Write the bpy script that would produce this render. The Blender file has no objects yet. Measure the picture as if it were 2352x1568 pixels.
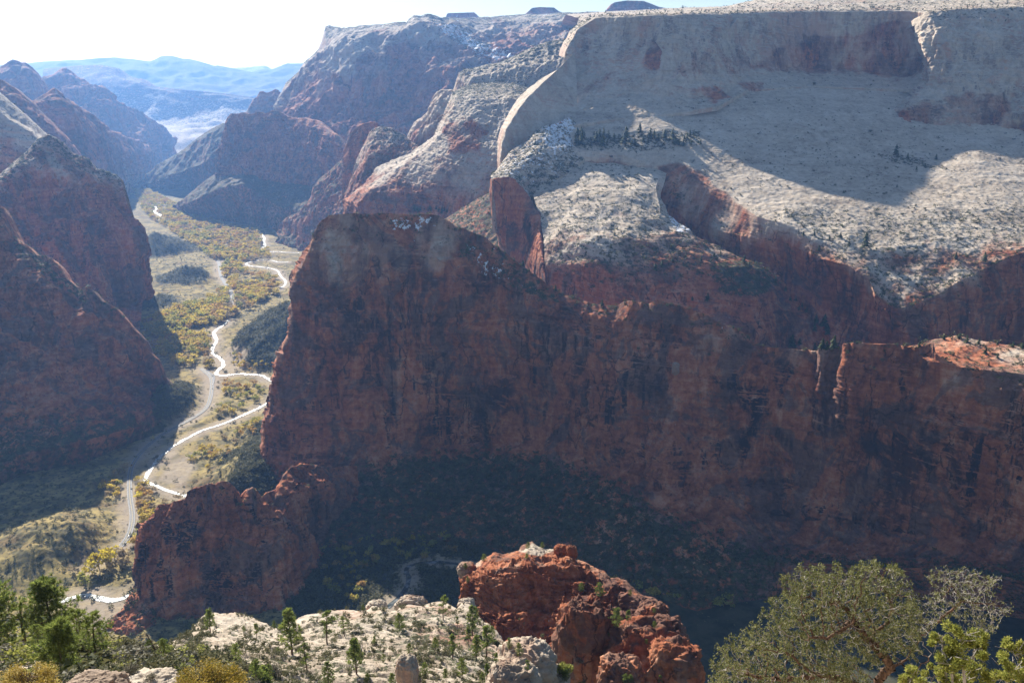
import bpy, math, random
import numpy as np
from mathutils import Vector
rng = np.random.default_rng(7); random.seed(7)
R = math.radians
S = bpy.context.scene
COL = S.collection
# ------------------------------------------------------------------ camera model (helper for laying out the land)
F, CU, CV, PITCH, CZ = 2037.0, 1176.0, 784.0, R(16), 680.0
cp, sp = math.cos(PITCH), math.sin(PITCH)
def floor_z(y):
    return np.interp(y, [-9e9, 2400, 5000, 9000, 16000, 9e9], [0, 0, -15, -70, -140, -140])
def W(u, v, Y):
    u = np.asarray(u, float); v = np.asarray(v, float); Y = np.asarray(Y, float)
    a = (u-CU)/F; b = -(v-CV)/F
    dy = cp + b*sp; dz = -sp + b*cp
    t = Y/dy
    return np.stack([a*t, Y+0*a, CZ+dz*t], -1)
def proj(P):
    P = np.asarray(P, float)
    x, y, z = P[..., 0], P[..., 1], P[..., 2]-CZ
    w = y*cp - z*sp; h = y*sp + z*cp
    w = np.where(w < 0.5, 0.5, w)
    return CU+F*x/w, CV-F*h/w, w
def Yfloor(u, v):
    Y = 2000.0
    for _ in range(40):
        b = -(v-CV)/F; s = -(-sp+b*cp)/(cp+b*sp)
        Y = (CZ-float(floor_z(Y)))/max(s, .012)
    return Y
def WF(u, v):
    return W(u, v, Yfloor(u, v))
# ------------------------------------------------------------------ noise
_g = rng.normal(size=(256, 3)); _g /= np.linalg.norm(_g, axis=1)[:, None]; _g = _g.astype(np.float32)
_p = rng.permutation(256).astype(np.int64)
def perlin(p):
    p = p.astype(np.float32); i = np.floor(p).astype(np.int64); f = p-i; i &= 255
    w = f*f*f*(f*(f*6-15)+10); out = np.zeros(len(p), np.float32)
    for dx in (0, 1):
        wx = w[:, 0] if dx else 1-w[:, 0]
        hx = _p[(i[:, 0]+dx) & 255]
        for dy in (0, 1):
            wy = w[:, 1] if dy else 1-w[:, 1]
            hy = _p[(hx+i[:, 1]+dy) & 255]
            for dz in (0, 1):
                wz = w[:, 2] if dz else 1-w[:, 2]
                g = _g[_p[(hy+i[:, 2]+dz) & 255]]
                out += wx*wy*wz*(g[:, 0]*(f[:, 0]-dx)+g[:, 1]*(f[:, 1]-dy)+g[:, 2]*(f[:, 2]-dz))
    return out*1.5
def fbm(P, sx, sy, sz, oct=4, seed=0, ridged=False):
    q = P.reshape(-1, 3)*np.array([1/sx, 1/sy, 1/sz])+seed*17.31
    o = np.zeros(len(q), np.float32); a = 1.; n = 0
    for k in range(oct):
        v = perlin(q*(2.03**k)+k*5.7)
        if ridged: v = 1-2*np.abs(v)*1.3
        o += a*v; n += a; a *= .52
    return (o/n).reshape(P.shape[:-1])
def sstep(a, b, x):
    t = np.clip((x-a)/(b-a), 0, 1); return t*t*(3-2*t)
# ------------------------------------------------------------------ mesh helpers
def mkmesh(name, V, faces, mats, smooth=True, midx=None, attrs=None):
    """faces: list of int arrays (n,k)"""
    me = bpy.data.meshes.new(name)
    V = np.ascontiguousarray(V, np.float32)
    me.vertices.add(len(V)); me.vertices.foreach_set('co', V.ravel())
    loops = np.concatenate([f.ravel() for f in faces]).astype(np.int32)
    sizes = np.concatenate([np.full(len(f), f.shape[1], np.int32) for f in faces])
    starts = np.concatenate([[0], np.cumsum(sizes)[:-1]]).astype(np.int32)
    me.loops.add(len(loops)); me.loops.foreach_set('vertex_index', loops)
    me.polygons.add(len(sizes)); me.polygons.foreach_set('loop_start', starts)
    if midx is not None: me.polygons.foreach_set('material_index', np.asarray(midx, np.int32))
    me.polygons.foreach_set('use_smooth', np.full(len(sizes), smooth))
    for m in mats: me.materials.append(m)
    for k, a in (attrs or {}).items():
        at = me.attributes.new(k, 'FLOAT', 'POINT'); at.data.foreach_set('value', np.ascontiguousarray(a, np.float32).ravel())
    me.update(calc_edges=True)
    return me
def link(name, me, parent=None, loc=(0, 0, 0), label=None, cat=None, group=None, kind=None):
    o = bpy.data.objects.new(name, me); COL.objects.link(o); o.location = loc
    if parent is not None: o.parent = parent
    if label: o['label'] = label
    if cat: o['category'] = cat
    if group: o['group'] = group
    if kind: o['kind'] = kind
    return o
def gridfaces(nv, nu):
    i = np.arange(nv*nu).reshape(nv, nu)
    return np.stack([i[:-1, :-1].ravel(), i[1:, :-1].ravel(), i[1:, 1:].ravel(), i[:-1, 1:].ravel()], 1)
def gridnormals(P):
    du = np.gradient(P, axis=1); dv = np.gradient(P, axis=0)
    n = np.cross(dv, du); l = np.linalg.norm(n, axis=-1, keepdims=True)
    n = n/np.maximum(l, 1e-6)
    return n
def polymask(u, v, poly, soft):
    """1 inside poly, fading over soft px outside"""
    poly = np.array(poly, float); n = len(poly); ins = np.zeros(u.shape, bool); d = np.full(u.shape, 1e9)
    for i in range(n):
        x1, y1 = poly[i]; x2, y2 = poly[(i+1) % n]
        c = ((y1 > v) != (y2 > v)) & (u < (x2-x1)*(v-y1)/((y2-y1) if y2 != y1 else 1e-9)+x1)
        ins ^= c
        L = (x2-x1)**2+(y2-y1)**2+1e-9
        t = np.clip(((u-x1)*(x2-x1)+(v-y1)*(y2-y1))/L, 0, 1)
        d = np.minimum(d, np.hypot(u-x1-t*(x2-x1), v-y1-t*(y2-y1)))
    d = np.where(ins, -d, d)
    return 1-sstep(-soft, soft, d)
# ------------------------------------------------------------------ materials
class NT:
    def __init__(s, name):
        s.m = bpy.data.materials.new(name); s.m.use_nodes = True; s.t = s.m.node_tree; s.t.nodes.clear()
    def n(s, typ, **kw):
        x = s.t.nodes.new(typ)
        for k, v in kw.items():
            if k.startswith('i_'):
                x.inputs[k[2:].replace('_', ' ')].default_value = v
            else: setattr(x, k, v)
        return x
    def l(s, a, b): s.t.links.new(a, b)
    def math(s, op, a, b=None, clamp=False):
        x = s.n('ShaderNodeMath', operation=op, use_clamp=clamp)
        for i, q in enumerate((a, b)):
            if q is None: continue
            if isinstance(q, (int, float)): x.inputs[i].default_value = q
            else: s.l(q, x.inputs[i])
        return x.outputs[0]
    def step(s, val, a, b):
        x = s.n('ShaderNodeMapRange', interpolation_type='SMOOTHSTEP'); s.l(val, x.inputs[0])
        x.inputs[1].default_value = a; x.inputs[2].default_value = b
        return x.outputs[0]
    def noise(s, sc, detail=4, rough=.55, off=(0, 0, 0), vec=None, dist=0.):
        if vec is None:
            if not hasattr(s, 'pos'): s.pos = s.n('ShaderNodeNewGeometry')
            vec = s.pos.outputs['Position']
        mp = s.n('ShaderNodeMapping'); mp.inputs['Scale'].default_value = sc; mp.inputs['Location'].default_value = off
        s.l(vec, mp.inputs[0])
        x = s.n('ShaderNodeTexNoise'); x.inputs['Scale'].default_value = 1; x.inputs['Detail'].default_value = detail
        x.inputs['Roughness'].default_value = rough; x.inputs['Distortion'].default_value = dist
        s.l(mp.outputs[0], x.inputs['Vector']); return x.outputs[0]
    def ramp(s, fac, stops):
        x = s.n('ShaderNodeValToRGB'); e = x.color_ramp.elements
        while len(e) < len(stops): e.new(.5)
        for k, (p, c) in enumerate(stops): e[k].position = p; e[k].color = (*c, 1)
        s.l(fac, x.inputs[0]); return x.outputs[0]
    def mix(s, f, a, b, mode='MIX'):
        x = s.n('ShaderNodeMix', data_type='RGBA', blend_type=mode)
        for q, k in ((f, 0), (a, 6), (b, 7)):
            if isinstance(q, (int, float)): x.inputs[k].default_value = q
            elif isinstance(q, tuple): x.inputs[k].default_value = (*q, 1)
            else: s.l(q, x.inputs[k])
        return x.outputs[2]
    def attr(s, name):
        return s.n('ShaderNodeAttribute', attribute_name=name).outputs['Fac']
    def out(s, col, rough=.9, bump=None, bdist=1., bstr=.6, spec=.2, transl=None):
        b = s.n('ShaderNodeBsdfPrincipled')
        if isinstance(col, tuple): b.inputs['Base Color'].default_value = (*col, 1)
        else: s.l(col, b.inputs['Base Color'])
        b.inputs['Roughness'].default_value = rough
        b.inputs['Specular IOR Level'].default_value = spec
        if bump is not None:
            bn = s.n('ShaderNodeBump'); bn.inputs['Strength'].default_value = bstr; bn.inputs['Distance'].default_value = bdist
            s.l(bump, bn.inputs['Height']); s.l(bn.outputs[0], b.inputs['Normal'])
        sh = b.outputs[0]
        if transl:
            tr = s.n('ShaderNodeBsdfTranslucent')
            if isinstance(col, tuple): tr.inputs[0].default_value = (*col, 1)
            else: s.l(col, tr.inputs[0])
            mx = s.n('ShaderNodeMixShader'); mx.inputs[0].default_value = transl
            s.l(sh, mx.inputs[1]); s.l(tr.outputs[0], mx.inputs[2]); sh = mx.outputs[0]
        o = s.n('ShaderNodeOutputMaterial'); s.l(sh, o.inputs[0])
        s.b = b
        return s.m
def rock_mat(name, k=1., wh=1., rd=1., bd=3.0, hue=0):
    """k: features per metre multiplier"""
    s = NT(name)
    n1 = s.noise((.006*k, .006*k, .010*k), 5, .6)
    n2 = s.noise((.013*k, .013*k, .007*k), 4, .6, (31, 7, 3), dist=.6)
    strata = s.noise((.004*k, .004*k, .13*k), 5, .65, (5, 3, 9), dist=.25)
    streak = s.noise((.075*k, .075*k, .0042*k), 5, .65, (2, 8, 1))
    fine = s.noise((.11*k, .11*k, .16*k), 7, .7, (9, 1, 4))
    nz = s.n('ShaderNodeSeparateXYZ'); s.l(s.pos.outputs['Normal'], nz.inputs[0]); nz = nz.outputs[2]
    steep = s.math('SUBTRACT', 1, s.step(nz, .35, .72))
    red = s.math('ADD', s.attr('red'), s.math('MULTIPLY', s.math('SUBTRACT', n2, .5), 1.5))
    red = s.step(red, .25, .75)
    pan = s.noise((.024*k, .024*k, .0055*k), 6, .68, (40, 3, 17), dist=1.1)
    a = s.math('ADD', s.math('MULTIPLY', strata, .14), s.math('MULTIPLY', fine, .24)); a = s.math('ADD', a, s.math('MULTIPLY', streak, .14))
    a = s.math('ADD', a, s.math('MULTIPLY', n1, .18)); a = s.math('ADD', a, s.math('MULTIPLY', pan, .30))
    rc = s.ramp(a, [(.40, (.085*rd, .030*rd, .022*rd)), (.46, (.24*rd, .078*rd, .042*rd)), (.52, (.40*rd, .145*rd, .070*rd)), (.60, (.52*rd, .29*rd, .185*rd))])
    wc = s.ramp(a, [(.39, (.25*wh, .19*wh, .145*wh)), (.46, (.44*wh, .36*wh, .275*wh)), (.53, (.57*wh, .485*wh, .385*wh)), (.62, (.68*wh, .60*wh, .50*wh))])
    c = s.mix(red, wc, rc)
    wsh = s.math('MULTIPLY', s.step(s.noise((.009*k, .009*k, .0045*k), 5, .7, (8, 21, 5), dist=.7), .46, .58), s.math('MULTIPLY', steep, s.math('SUBTRACT', 1, red)))
    c = s.mix(s.math('MULTIPLY', wsh, .75), c, (.47*wh, .285*wh, .205*wh))
    # orange fresh scars on red faces
    sc = s.math('MULTIPLY', s.step(n1, .56, .66), s.step(s.noise((.03*k, .03*k, .011*k), 4, .7, (4, 4, 0), dist=.8), .52, .60))
    sc = s.math('MULTIPLY', sc, s.math('MULTIPLY', red, steep))
    c = s.mix(s.math('MULTIPLY', sc, .7), c, (.46*rd, .15*rd, .065*rd))
    # grey brown weathered sheets over the red
    gp = s.math('MULTIPLY', s.step(s.noise((.010*k, .010*k, .008*k), 6, .72, (3, 60, 8), dist=1.2), .50, .56), s.math('MULTIPLY', red, .75))
    c = s.mix(gp, c, s.ramp(a, [(.40, (.045*rd, .030*rd, .028*rd)), (.58, (.19*rd, .125*rd, .10*rd))]))
    ps = s.math('MULTIPLY', s.math('MULTIPLY', s.step(streak, .40, .33), s.step(pan, .46, .56)), s.math('MULTIPLY', steep, red))
    c = s.mix(s.math('MULTIPLY', ps, .35), c, (.48*rd, .30*rd, .22*rd))
    # desert varnish: vertical dark runs and sheets
    va = s.math('MULTIPLY', s.step(streak, .50, .62), s.step(n2, .42, .60))
    vb = s.math('MULTIPLY', s.step(s.noise((.016*k, .016*k, .009*k), 5, .7, (14, 2, 6), dist=.5), .50, .62), .8)
    va = s.math('MAXIMUM', va, vb)
    va = s.math('MULTIPLY', s.math('MULTIPLY', va, steep), s.attr('dark'))
    c = s.mix(s.math('MULTIPLY', va, .85, True), c, s.mix(red, (.17, .145, .135), (.036, .024, .028)))
    # joints: thin dark cracks, mostly upright
    mpv = s.n('ShaderNodeMapping'); mpv.inputs['Scale'].default_value = (.024*k, .024*k, .0075*k); s.l(s.pos.outputs['Position'], mpv.inputs[0])
    wv = s.n('ShaderNodeVectorMath', operation='MULTIPLY_ADD'); nn = s.n('ShaderNodeTexNoise'); nn.inputs['Scale'].default_value = .05*k; nn.inputs['Detail'].default_value = 5; s.l(s.pos.outputs['Position'], nn.inputs['Vector'])
    s.l(nn.outputs[1], wv.inputs[0]); wv.inputs[1].default_value = (.55, .55, .4); s.l(mpv.outputs[0], wv.inputs[2])
    vo = s.n('ShaderNodeTexVoronoi', feature='DISTANCE_TO_EDGE'); vo.inputs['Scale'].default_value = 1; s.l(wv.outputs[0], vo.inputs['Vector'])
    crack = s.math('SUBTRACT', 1, s.step(vo.outputs[0], .0, .035)); crack = s.math('MULTIPLY', crack, s.step(n2, .44, .54))
    crack = s.math('MULTIPLY', crack, s.math('MULTIPLY', steep, s.math('ADD', .25, s.math('MULTIPLY', red, .6))))
    c = s.mix(crack, c, (.035, .022, .02))
    # brush and soil on the gentler ground
    sp_ = s.noise((.085*k, .085*k, .085*k), 6, .8, (3, 3, 8))
    vg = s.math('SUBTRACT', s.math('ADD', sp_, s.math('MULTIPLY', s.attr('veg'), .22)), s.math('MULTIPLY', steep, .10))
    vg = s.step(vg, .635, .675)
    c = s.mix(s.math('MULTIPLY', vg, .92), c, s.ramp(fine, [(.4, (.022, .032, .016)), (.62, (.085, .095, .045))]))
    sn = s.math('ADD', s.noise((.10*k, .10*k, .10*k), 5, .75, (7, 1, 2)), s.math('MULTIPLY', s.attr('snow'), .36))
    sn = s.step(sn, .70, .76)
    c = s.mix(sn, c, (.82, .84, .88))
    h = s.math('ADD', s.math('MULTIPLY', strata, .8), s.math('MULTIPLY', fine, 1.))
    h = s.math('ADD', h, s.math('MULTIPLY', streak, .4)); h = s.math('SUBTRACT', h, s.math('MULTIPLY', crack, .5))
    return s.out(c, .92, h, bd/k, .55, .12)
ROCK = rock_mat('canyon_rock', 1., 1., 1.08)
ROCKS = rock_mat('slickrock_stone', 1., 1.03, 1.05, 1.4)
ROCKN = rock_mat('near_rock', 3., .80, .88, 3.)
ROCKF = rock_mat('far_rock', .33, .9, 1., 3.)
def ground_mat():
    s = NT('valley_ground')
    n1 = s.noise((.012, .012, .012), 5, .6); n2 = s.noise((.12, .12, .12), 6, .7, (4, 4, 4)); n3 = s.noise((.035, .035, .035), 4, .6, (9, 0, 2))
    c = s.ramp(n1, [(.38, (.17, .135, .05)), (.47, (.37, .29, .11)), (.55, (.33, .25, .10)), (.64, (.17, .12, .055))])
    c = s.mix(s.step(n3, .48, .6), c, (.155, .135, .065))
    c = s.mix(s.math('MULTIPLY', s.attr('bar'), .8), c, (.40, .33, .26))
    f = s.step(s.math('ADD', n2, s.math('MULTIPLY', s.attr('veg'), .33)), .60, .68)
    c = s.mix(f, c, s.ramp(n3, [(.4, (.030, .040, .024)), (.6, (.075, .075, .045))]))
    c = s.mix(s.math('MULTIPLY', s.step(n2, .35, .7), .25), c, (.10, .07, .05))
    return s.out(c, .95, n2, 2.0, .6, .1)
GROUND = ground_mat()
# ------------------------------------------------------------------ the land as lofted surfaces
ZW, ZH = 784, 523      # layout depth buffer (3 px cells)
zbuf = np.full((ZH, ZW), 1e9)
PATCH = {}
def splat(P, u=None, v=None, w=None):
    u, v, w = proj(P.reshape(-1, 3))
    i = (v/3).astype(int); j = (u/3).astype(int)
    for di in (0, 1):
        for dj in (0, 1):
            ii, jj = i+di, j+dj
            ok = (ii >= 0) & (jj >= 0) & (ii < ZH) & (jj < ZW) & (w > 1)
            np.minimum.at(zbuf, (ii[ok], jj[ok]), w[ok])
def rowpts(row):
    out = []
    for q in row:
        u, v, Y = q
        out.append(WF(u, v) if Y == 0 else W(u, v, Y))
    uv = np.array([[q[0], q[1]] for q in row], float)
    d = np.abs(np.diff(uv[:, 0]))+.06*np.abs(np.diff(uv[:, 1]))+.01
    return np.array(out), np.concatenate([[0], np.cumsum(d)])/d.sum(), uv
def loft(name, rows, nu, nv, disp, mat=ROCK, back=(40, 60), skirt=120, red=None, veg=None, snow=None, dark=None,
         polys=(), env=.3, label=None, rug=1., k=1., endR=True, flat_back=False, seed=0, terr=0.):
    n = len(rows); pts = []; 
    tt = np.linspace(0, 1, nu)
    for r in rows:
        P, t, uv = rowpts(r)
        q = np.stack([np.interp(tt, t, P[:, k_]) for k_ in range(3)], 1)
        pts.append(q)
    pts = np.array(pts)
    pu, pv, pw = proj(pts)
    gap = np.array([np.mean(np.hypot(pu[i+1]-pu[i], pv[i+1]-pv[i])) for i in range(n-1)])
    seg = np.maximum(3, np.round(gap/gap.sum()*nv)).astype(int)
    yy = np.concatenate([[0]]+[np.full(s_, 1/s_) for s_ in seg]); yy = np.cumsum(yy); yy = np.minimum(yy, n-1)
    i0 = np.minimum(yy.astype(int), n-2); f = (yy-i0)
    # mostly linear with softened kinks
    G = pts[i0]*(1-f)[:, None, None]+pts[i0+1]*f[:, None, None]
    ks = 2
    for _ in range(ks):
        G[1:-1] = .25*G[:-2]+.5*G[1:-1]+.25*G[2:]
    def rowval(a, dflt):
        a = dflt if a is None else a
        a = np.full(n, float(a)) if np.isscalar(a) else np.array(a, float)
        return np.repeat((a[i0]*(1-f)+a[np.minimum(i0+1, n-1)]*f)[:, None], nu, 1)
    A = dict(red=rowval(red, 1), veg=rowval(veg, 0), snow=rowval(snow, 0), dark=rowval(dark, .8))
    D = rowval(rug, 1.)
    # hidden continuation: behind the crest, below the foot, behind the right end
    top = G[0]; by, bz = back
    pre = [top+np.array([0, by, -bz]), top+np.array([0, by*.5, -bz*.35]), top+np.array([0, by*.15, -bz*.04])]
    post = [G[-1]+np.array([0, -skirt*.02, -skirt*.3]), G[-1]+np.array([0, -skirt*.05, -skirt])]
    G = np.concatenate([np.array(pre), G, np.array(post)])
    for kk in A: A[kk] = np.concatenate([A[kk][:1]]*3+[A[kk]]+[A[kk][-1:]]*2)
    D = np.concatenate([D[:1]]*3+[D]+[D[-1:]]*2)
    m = G.shape[0]
    N = gridnormals(G)
    # make them point to the viewer's side / up
    if np.mean(N[3:-2, :, 1]) > 0 and np.mean(N[3:-2, :, 2]) < .2: N = -N
    if np.mean(N[3:-2, :, 2]) < -.3: N = -N
    e = np.ones(m); idx = np.arange(m)-3; e = env+(1-env)*sstep(0, max(4, .12*m), idx)
    e = e[:, None]*D
    Q = G+seed*37.7
    d = np.zeros(G.shape[:2], np.float32)
    for (typ, amp, L, o) in disp:
        if typ == 'f': d += amp*fbm(Q, L, L, L, o, 1)
        if typ == 'r': d += amp*fbm(Q, L, L, L, o, 2, True)
        if typ == 'v': d += amp*fbm(Q, L, L, L*9, o, 3, True)      # vertical flutes and cracks
        if typ == 's':                                             # ledges
            q = fbm(Q, L*28, L*28, L, o, 4); d += amp*np.clip(q*2.6, -1, 1)
        if typ == 'k':                                             # angular blocks split along joints
            wx = fbm(Q, L*1.6, L*1.6, L*1.2, 3, 11)*L*1.1; a_ = .35*Q[..., 0]
            ci = np.floor((Q[..., 0]+.3*Q[..., 1]+wx)/L).astype(np.int64); cj = np.floor((Q[..., 1]-.3*Q[..., 0]-wx)/L).astype(np.int64); ck = np.floor((Q[..., 2]+.12*Q[..., 0]+wx*.35)/(L*o)).astype(np.int64)
            hv = _p[(ci+_p[(cj+_p[ck & 255]) & 255]) & 255]/127.5-1; d += amp*hv
        if typ == 'b':                                             # slanted cross-beds
            Q2 = Q.copy(); Q2[..., 2] += .22*Q[..., 0]; d += amp*fbm(Q2, L*12, L*12, L, o, 5)
    G = G+N*(d*e)[..., None]
    u, v, w = proj(G)
    for (poly, ch, val, soft) in polys:
        wob = fbm(G, 60/k, 60/k, 60/k, 3, 9)*soft*1.5
        mk = polymask(u+wob, v+wob, poly, soft)
        A[ch] = A[ch]*(1-mk)+val*mk
    me = mkmesh(name, G.reshape(-1, 3), [gridfaces(m, nu)], [mat], True, None, {kk: a.ravel() for kk, a in A.items()})
    o = link(name, me, kind='structure', label=label)
    splat(G)
    PATCH.setdefault(name, []).append((G, gridnormals(G), A)); 
    return G
CL = [('f', 14, 120, 3), ('v', 9, 34, 4), ('s', 3.0, 11, 3), ('f', 3, 16, 4)]
SUN_L, SUN_E, SUN_S, SKY_S, EXPO, HAZE, HAZE_C, HAZE_G = 30, 30, 5, .052, 1.15, 3.7e-5, (.24, .48, 1, 1), .38
def rj(pts, n=3, a=2.5, seed=0):
    """roughen a crest line between its traced points"""
    out = []; g = np.random.default_rng(seed+5)
    for i in range(len(pts)-1):
        p, q = pts[i], pts[i+1]; out.append(p)
        L = math.hypot(q[0]-p[0], q[1]-p[1])
        if L < 12 or p[2] == 0 or q[2] == 0: continue
        m = min(n, int(L/8))
        for k in range(1, m+1):
            t = k/(m+1)
            out.append((p[0]+(q[0]-p[0])*t, p[1]+(q[1]-p[1])*t+g.normal()*a*.5, p[2]+(q[2]-p[2])*t+g.normal()*a))
    out.append(pts[-1]); return out
# ---- far ranges
def hills_far(name, rows, **k): return loft(name, rows, 260, 60, [('r', 130, 1500, 5), ('f', 60, 500, 4)], ROCKF, back=(900, 300), skirt=200, env=.12, **k)
loft('mountain', [[(500, 168, 26000), (533, 157, 26000), (577, 154, 26000), (604, 151, 26000), (612, 152, 26000), (620, 158, 26000), (640, 166, 26000)],
                  [(490, 200, 24000), (650, 200, 24000)]], 80, 20, [('f', 60, 900, 4)], ROCKF, back=(900, 300), env=.1, red=.4, veg=.4, label='faint flat mesa on the horizon at the far end of the canyon')
hills_far('mountain', [[(-150, 160, 20000), (0, 150, 20000), (50, 147, 20000), (100, 142, 20000), (180, 139, 20000), (230, 133, 20000), (267, 132, 20000), (280, 134, 20000), (318, 138, 20000), (343, 142, 20000), (355, 138, 20000), (370, 130, 20000), (380, 129, 20000),
                        (395, 130, 20000), (420, 136, 20000), (433, 136, 20000), (460, 143, 20000), (484, 150, 20000), (500, 155, 20000), (533, 158, 20000), (577, 167, 20000), (600, 161, 20000), (624, 161, 20000), (640, 155, 20000), (667, 147, 20000), (700, 146, 20000), (760, 150, 20000)],
                       [(-150, 190, 18500), (300, 190, 18000), (760, 190, 18500)], [(-150, 240, 15500), (300, 235, 15500), (760, 235, 16000)]], red=1, veg=1.2, label='long pale blue range along the far horizon')
hills_far('mountain', [[(100, 160, 13500), (167, 153, 13500), (233, 150, 13500), (267, 157, 13300), (290, 177, 13200), (327, 183, 13000), (353, 200, 12800), (383, 203, 12800), (433, 208, 12600), (480, 213, 12600), (560, 222, 12600), (640, 235, 12600), (740, 240, 12600)],
                       [(100, 200, 12800), (300, 215, 12650), (450, 235, 12520), (560, 243, 12450), (740, 252, 12400)], [(100, 262, 12280), (400, 258, 12280), (740, 268, 12200)], [(100, 300, 11500), (740, 300, 11500)], [(100, 345, 10200), (740, 345, 10200)], [(100, 368, 0), (740, 368, 0)]], red=[.6, .6, .3, .1, .1, .1], veg=[.9, 1., .8, .4, .35, .3], label='lower hazy range in front of the far horizon range')
# ---- buttes beyond the right hand plateau
for i, (pts, dep) in enumerate([([(1026, 42), (1026, 33), (1029, 31), (1060, 30), (1089, 29), (1095, 34), (1103, 42)], 9000), ([(1205, 34), (1214, 26), (1222, 19), (1240, 17), (1272, 18), (1283, 26), (1300, 33)], 8000),
                              ([(1395, 20), (1403, 11), (1412, 6), (1440, 2), (1478, 3), (1495, 9), (1512, 16), (1540, 22)], 6500)]):
    loft('butte', [[(u, v, dep) for u, v in pts], [(pts[0][0]-12, pts[0][1]+18, dep-60*(i < 5)), (pts[-1][0]+14, pts[-1][1]+18, dep-60)]], 60, 16, [('f', 6, 60, 3), ('v', 5, 60, 3)], ROCKF,
         back=(300, 30), env=.25, red=1, veg=.35, snow=.25, label=['pale flat topped butte beyond the big mountain', 'small dark butte on the plateau skyline', 'snow dusted red butte above the plateau trees'][i])
# ---- left hand towers, far to near
loft('mountain', [rj([(-150, 200, 7000), (-60, 190, 7000), (0, 158, 7000), (10, 150, 7000), (22, 140, 7000), (30, 138, 7000), (42, 142, 7000), (50, 146, 7000), (58, 145, 7000), (66, 151, 7000), (75, 160, 7000), (90, 178, 7000), (100, 192, 7000), (112, 215, 7000), (130, 245, 7000), (160, 290, 7100)]),
                  [(-150, 260, 6800), (60, 210, 6750), (170, 310, 6800)], [(-150, 400, 6200), (180, 400, 6200)]], 200, 90, [('r', 60, 420, 4), ('v', 40, 160, 4), ('f', 15, 70, 4)], ROCKF, back=(300, 500), env=.15, red=1, veg=.4, label='blue hazed peak at the left edge of the skyline')
loft('mountain', [rj([(70, 200, 8600), (96, 180, 8600), (100, 175, 8600), (110, 176, 8600), (122, 172, 8600), (135, 162, 8600), (145, 157, 8600), (152, 157, 8600), (160, 162, 8600), (170, 170, 8600), (185, 180, 8600), (192, 181, 8600), (200, 192, 8600), (210, 203, 8700), (222, 200, 8700), (233, 197, 8700), (238, 199, 8700), (245, 210, 8700), (252, 226, 8750),
                  (262, 240, 8800), (300, 251, 9000), (330, 262, 9100), (360, 285, 9400), (395, 330, 9800)]), [(70, 260, 8200), (160, 220, 8250), (240, 240, 8350), (290, 275, 8700), (330, 300, 8900), (400, 335, 9500)], [(70, 350, 7500), (250, 360, 7500), (330, 350, 8000), (400, 342, 0)]],
     220, 90, [('r', 60, 420, 4), ('v', 50, 150, 4), ('f', 15, 70, 4)], ROCKF, back=(400, 500), env=.15, red=1, veg=.5, label='double topped hazy tower left of the far valley')
loft('mountain', [rj([(30, 250, 5000), (60, 240, 5000), (95, 222, 5000), (110, 213, 5000), (125, 203, 5000), (133, 212, 5000), (145, 224, 5100), (157, 230, 5200), (172, 238, 5400), (187, 250, 5600), (200, 256, 5700), (213, 267, 5900), (225, 278, 6100), (233, 288, 6300), (243, 297, 6500), (262, 302, 6900), (283, 310, 7300), (310, 322, 7900), (333, 333, 8400), (350, 339, 8800), (367, 347, 9200), (387, 357, 9700)]),
                  [(60, 290, 4700), (150, 300, 4800), (225, 330, 5300), (262, 350, 5900), (320, 352, 7400), (387, 362, 0)], [(90, 440, 4300), (200, 440, 4600), (262, 432, 5500), (300, 420, 0), (345, 397, 0), (387, 365, 0)]],
     260, 130, [('r', 50, 300, 4), ('v', 26, 90, 4), ('f', 12, 50, 4)], ROCKF, back=(400, 500), env=.15, red=[1, 1, .5], veg=[.3, .5, 1.1], label='shadowed ridge stepping down to the far valley on the left')
loft('mountain', [rj([(-150, 100, 4300), (-60, 140, 4300), (0, 183, 4300), (33, 203, 4300), (50, 218, 4300), (67, 232, 4300), (82, 250, 4300), (100, 268, 4300), (133, 300, 4300), (160, 330, 4350), (200, 380, 4400), (225, 430, 4400)]),
                  [(-150, 300, 4000), (60, 330, 4000), (140, 370, 4050), (225, 450, 4300)], [(-150, 520, 3700), (225, 520, 3700)]], 180, 140, [('r', 30, 200, 4), ('v', 18, 60, 4), ('f', 8, 40, 4)], ROCKF, back=(300, 400), env=.15, red=.8, veg=.35)
loft('cliff', [rj([(-150, 90, 3300), (-60, 165, 3300), (0, 215, 3300), (13, 226, 3300), (33, 243, 3300), (50, 257, 3300), (67, 273, 3300), (90, 295, 3300), (110, 312, 3300), (125, 325, 3300), (150, 345, 3300)], a=1.5),
                  [(-150, 140, 3150), (0, 255, 3150), (60, 300, 3150), (150, 365, 3200)], [(-150, 420, 2950), (150, 420, 3000)]], 200, 160, [('f', 14, 160, 3), ('b', 5, 14, 4), ('f', 3, 18, 4)], ROCK, back=(200, 300), env=.25, red=[.0, .1, .9], veg=[.5, .35, .5], dark=.5,
     label='pale slickrock shoulder at the left edge')
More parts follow.
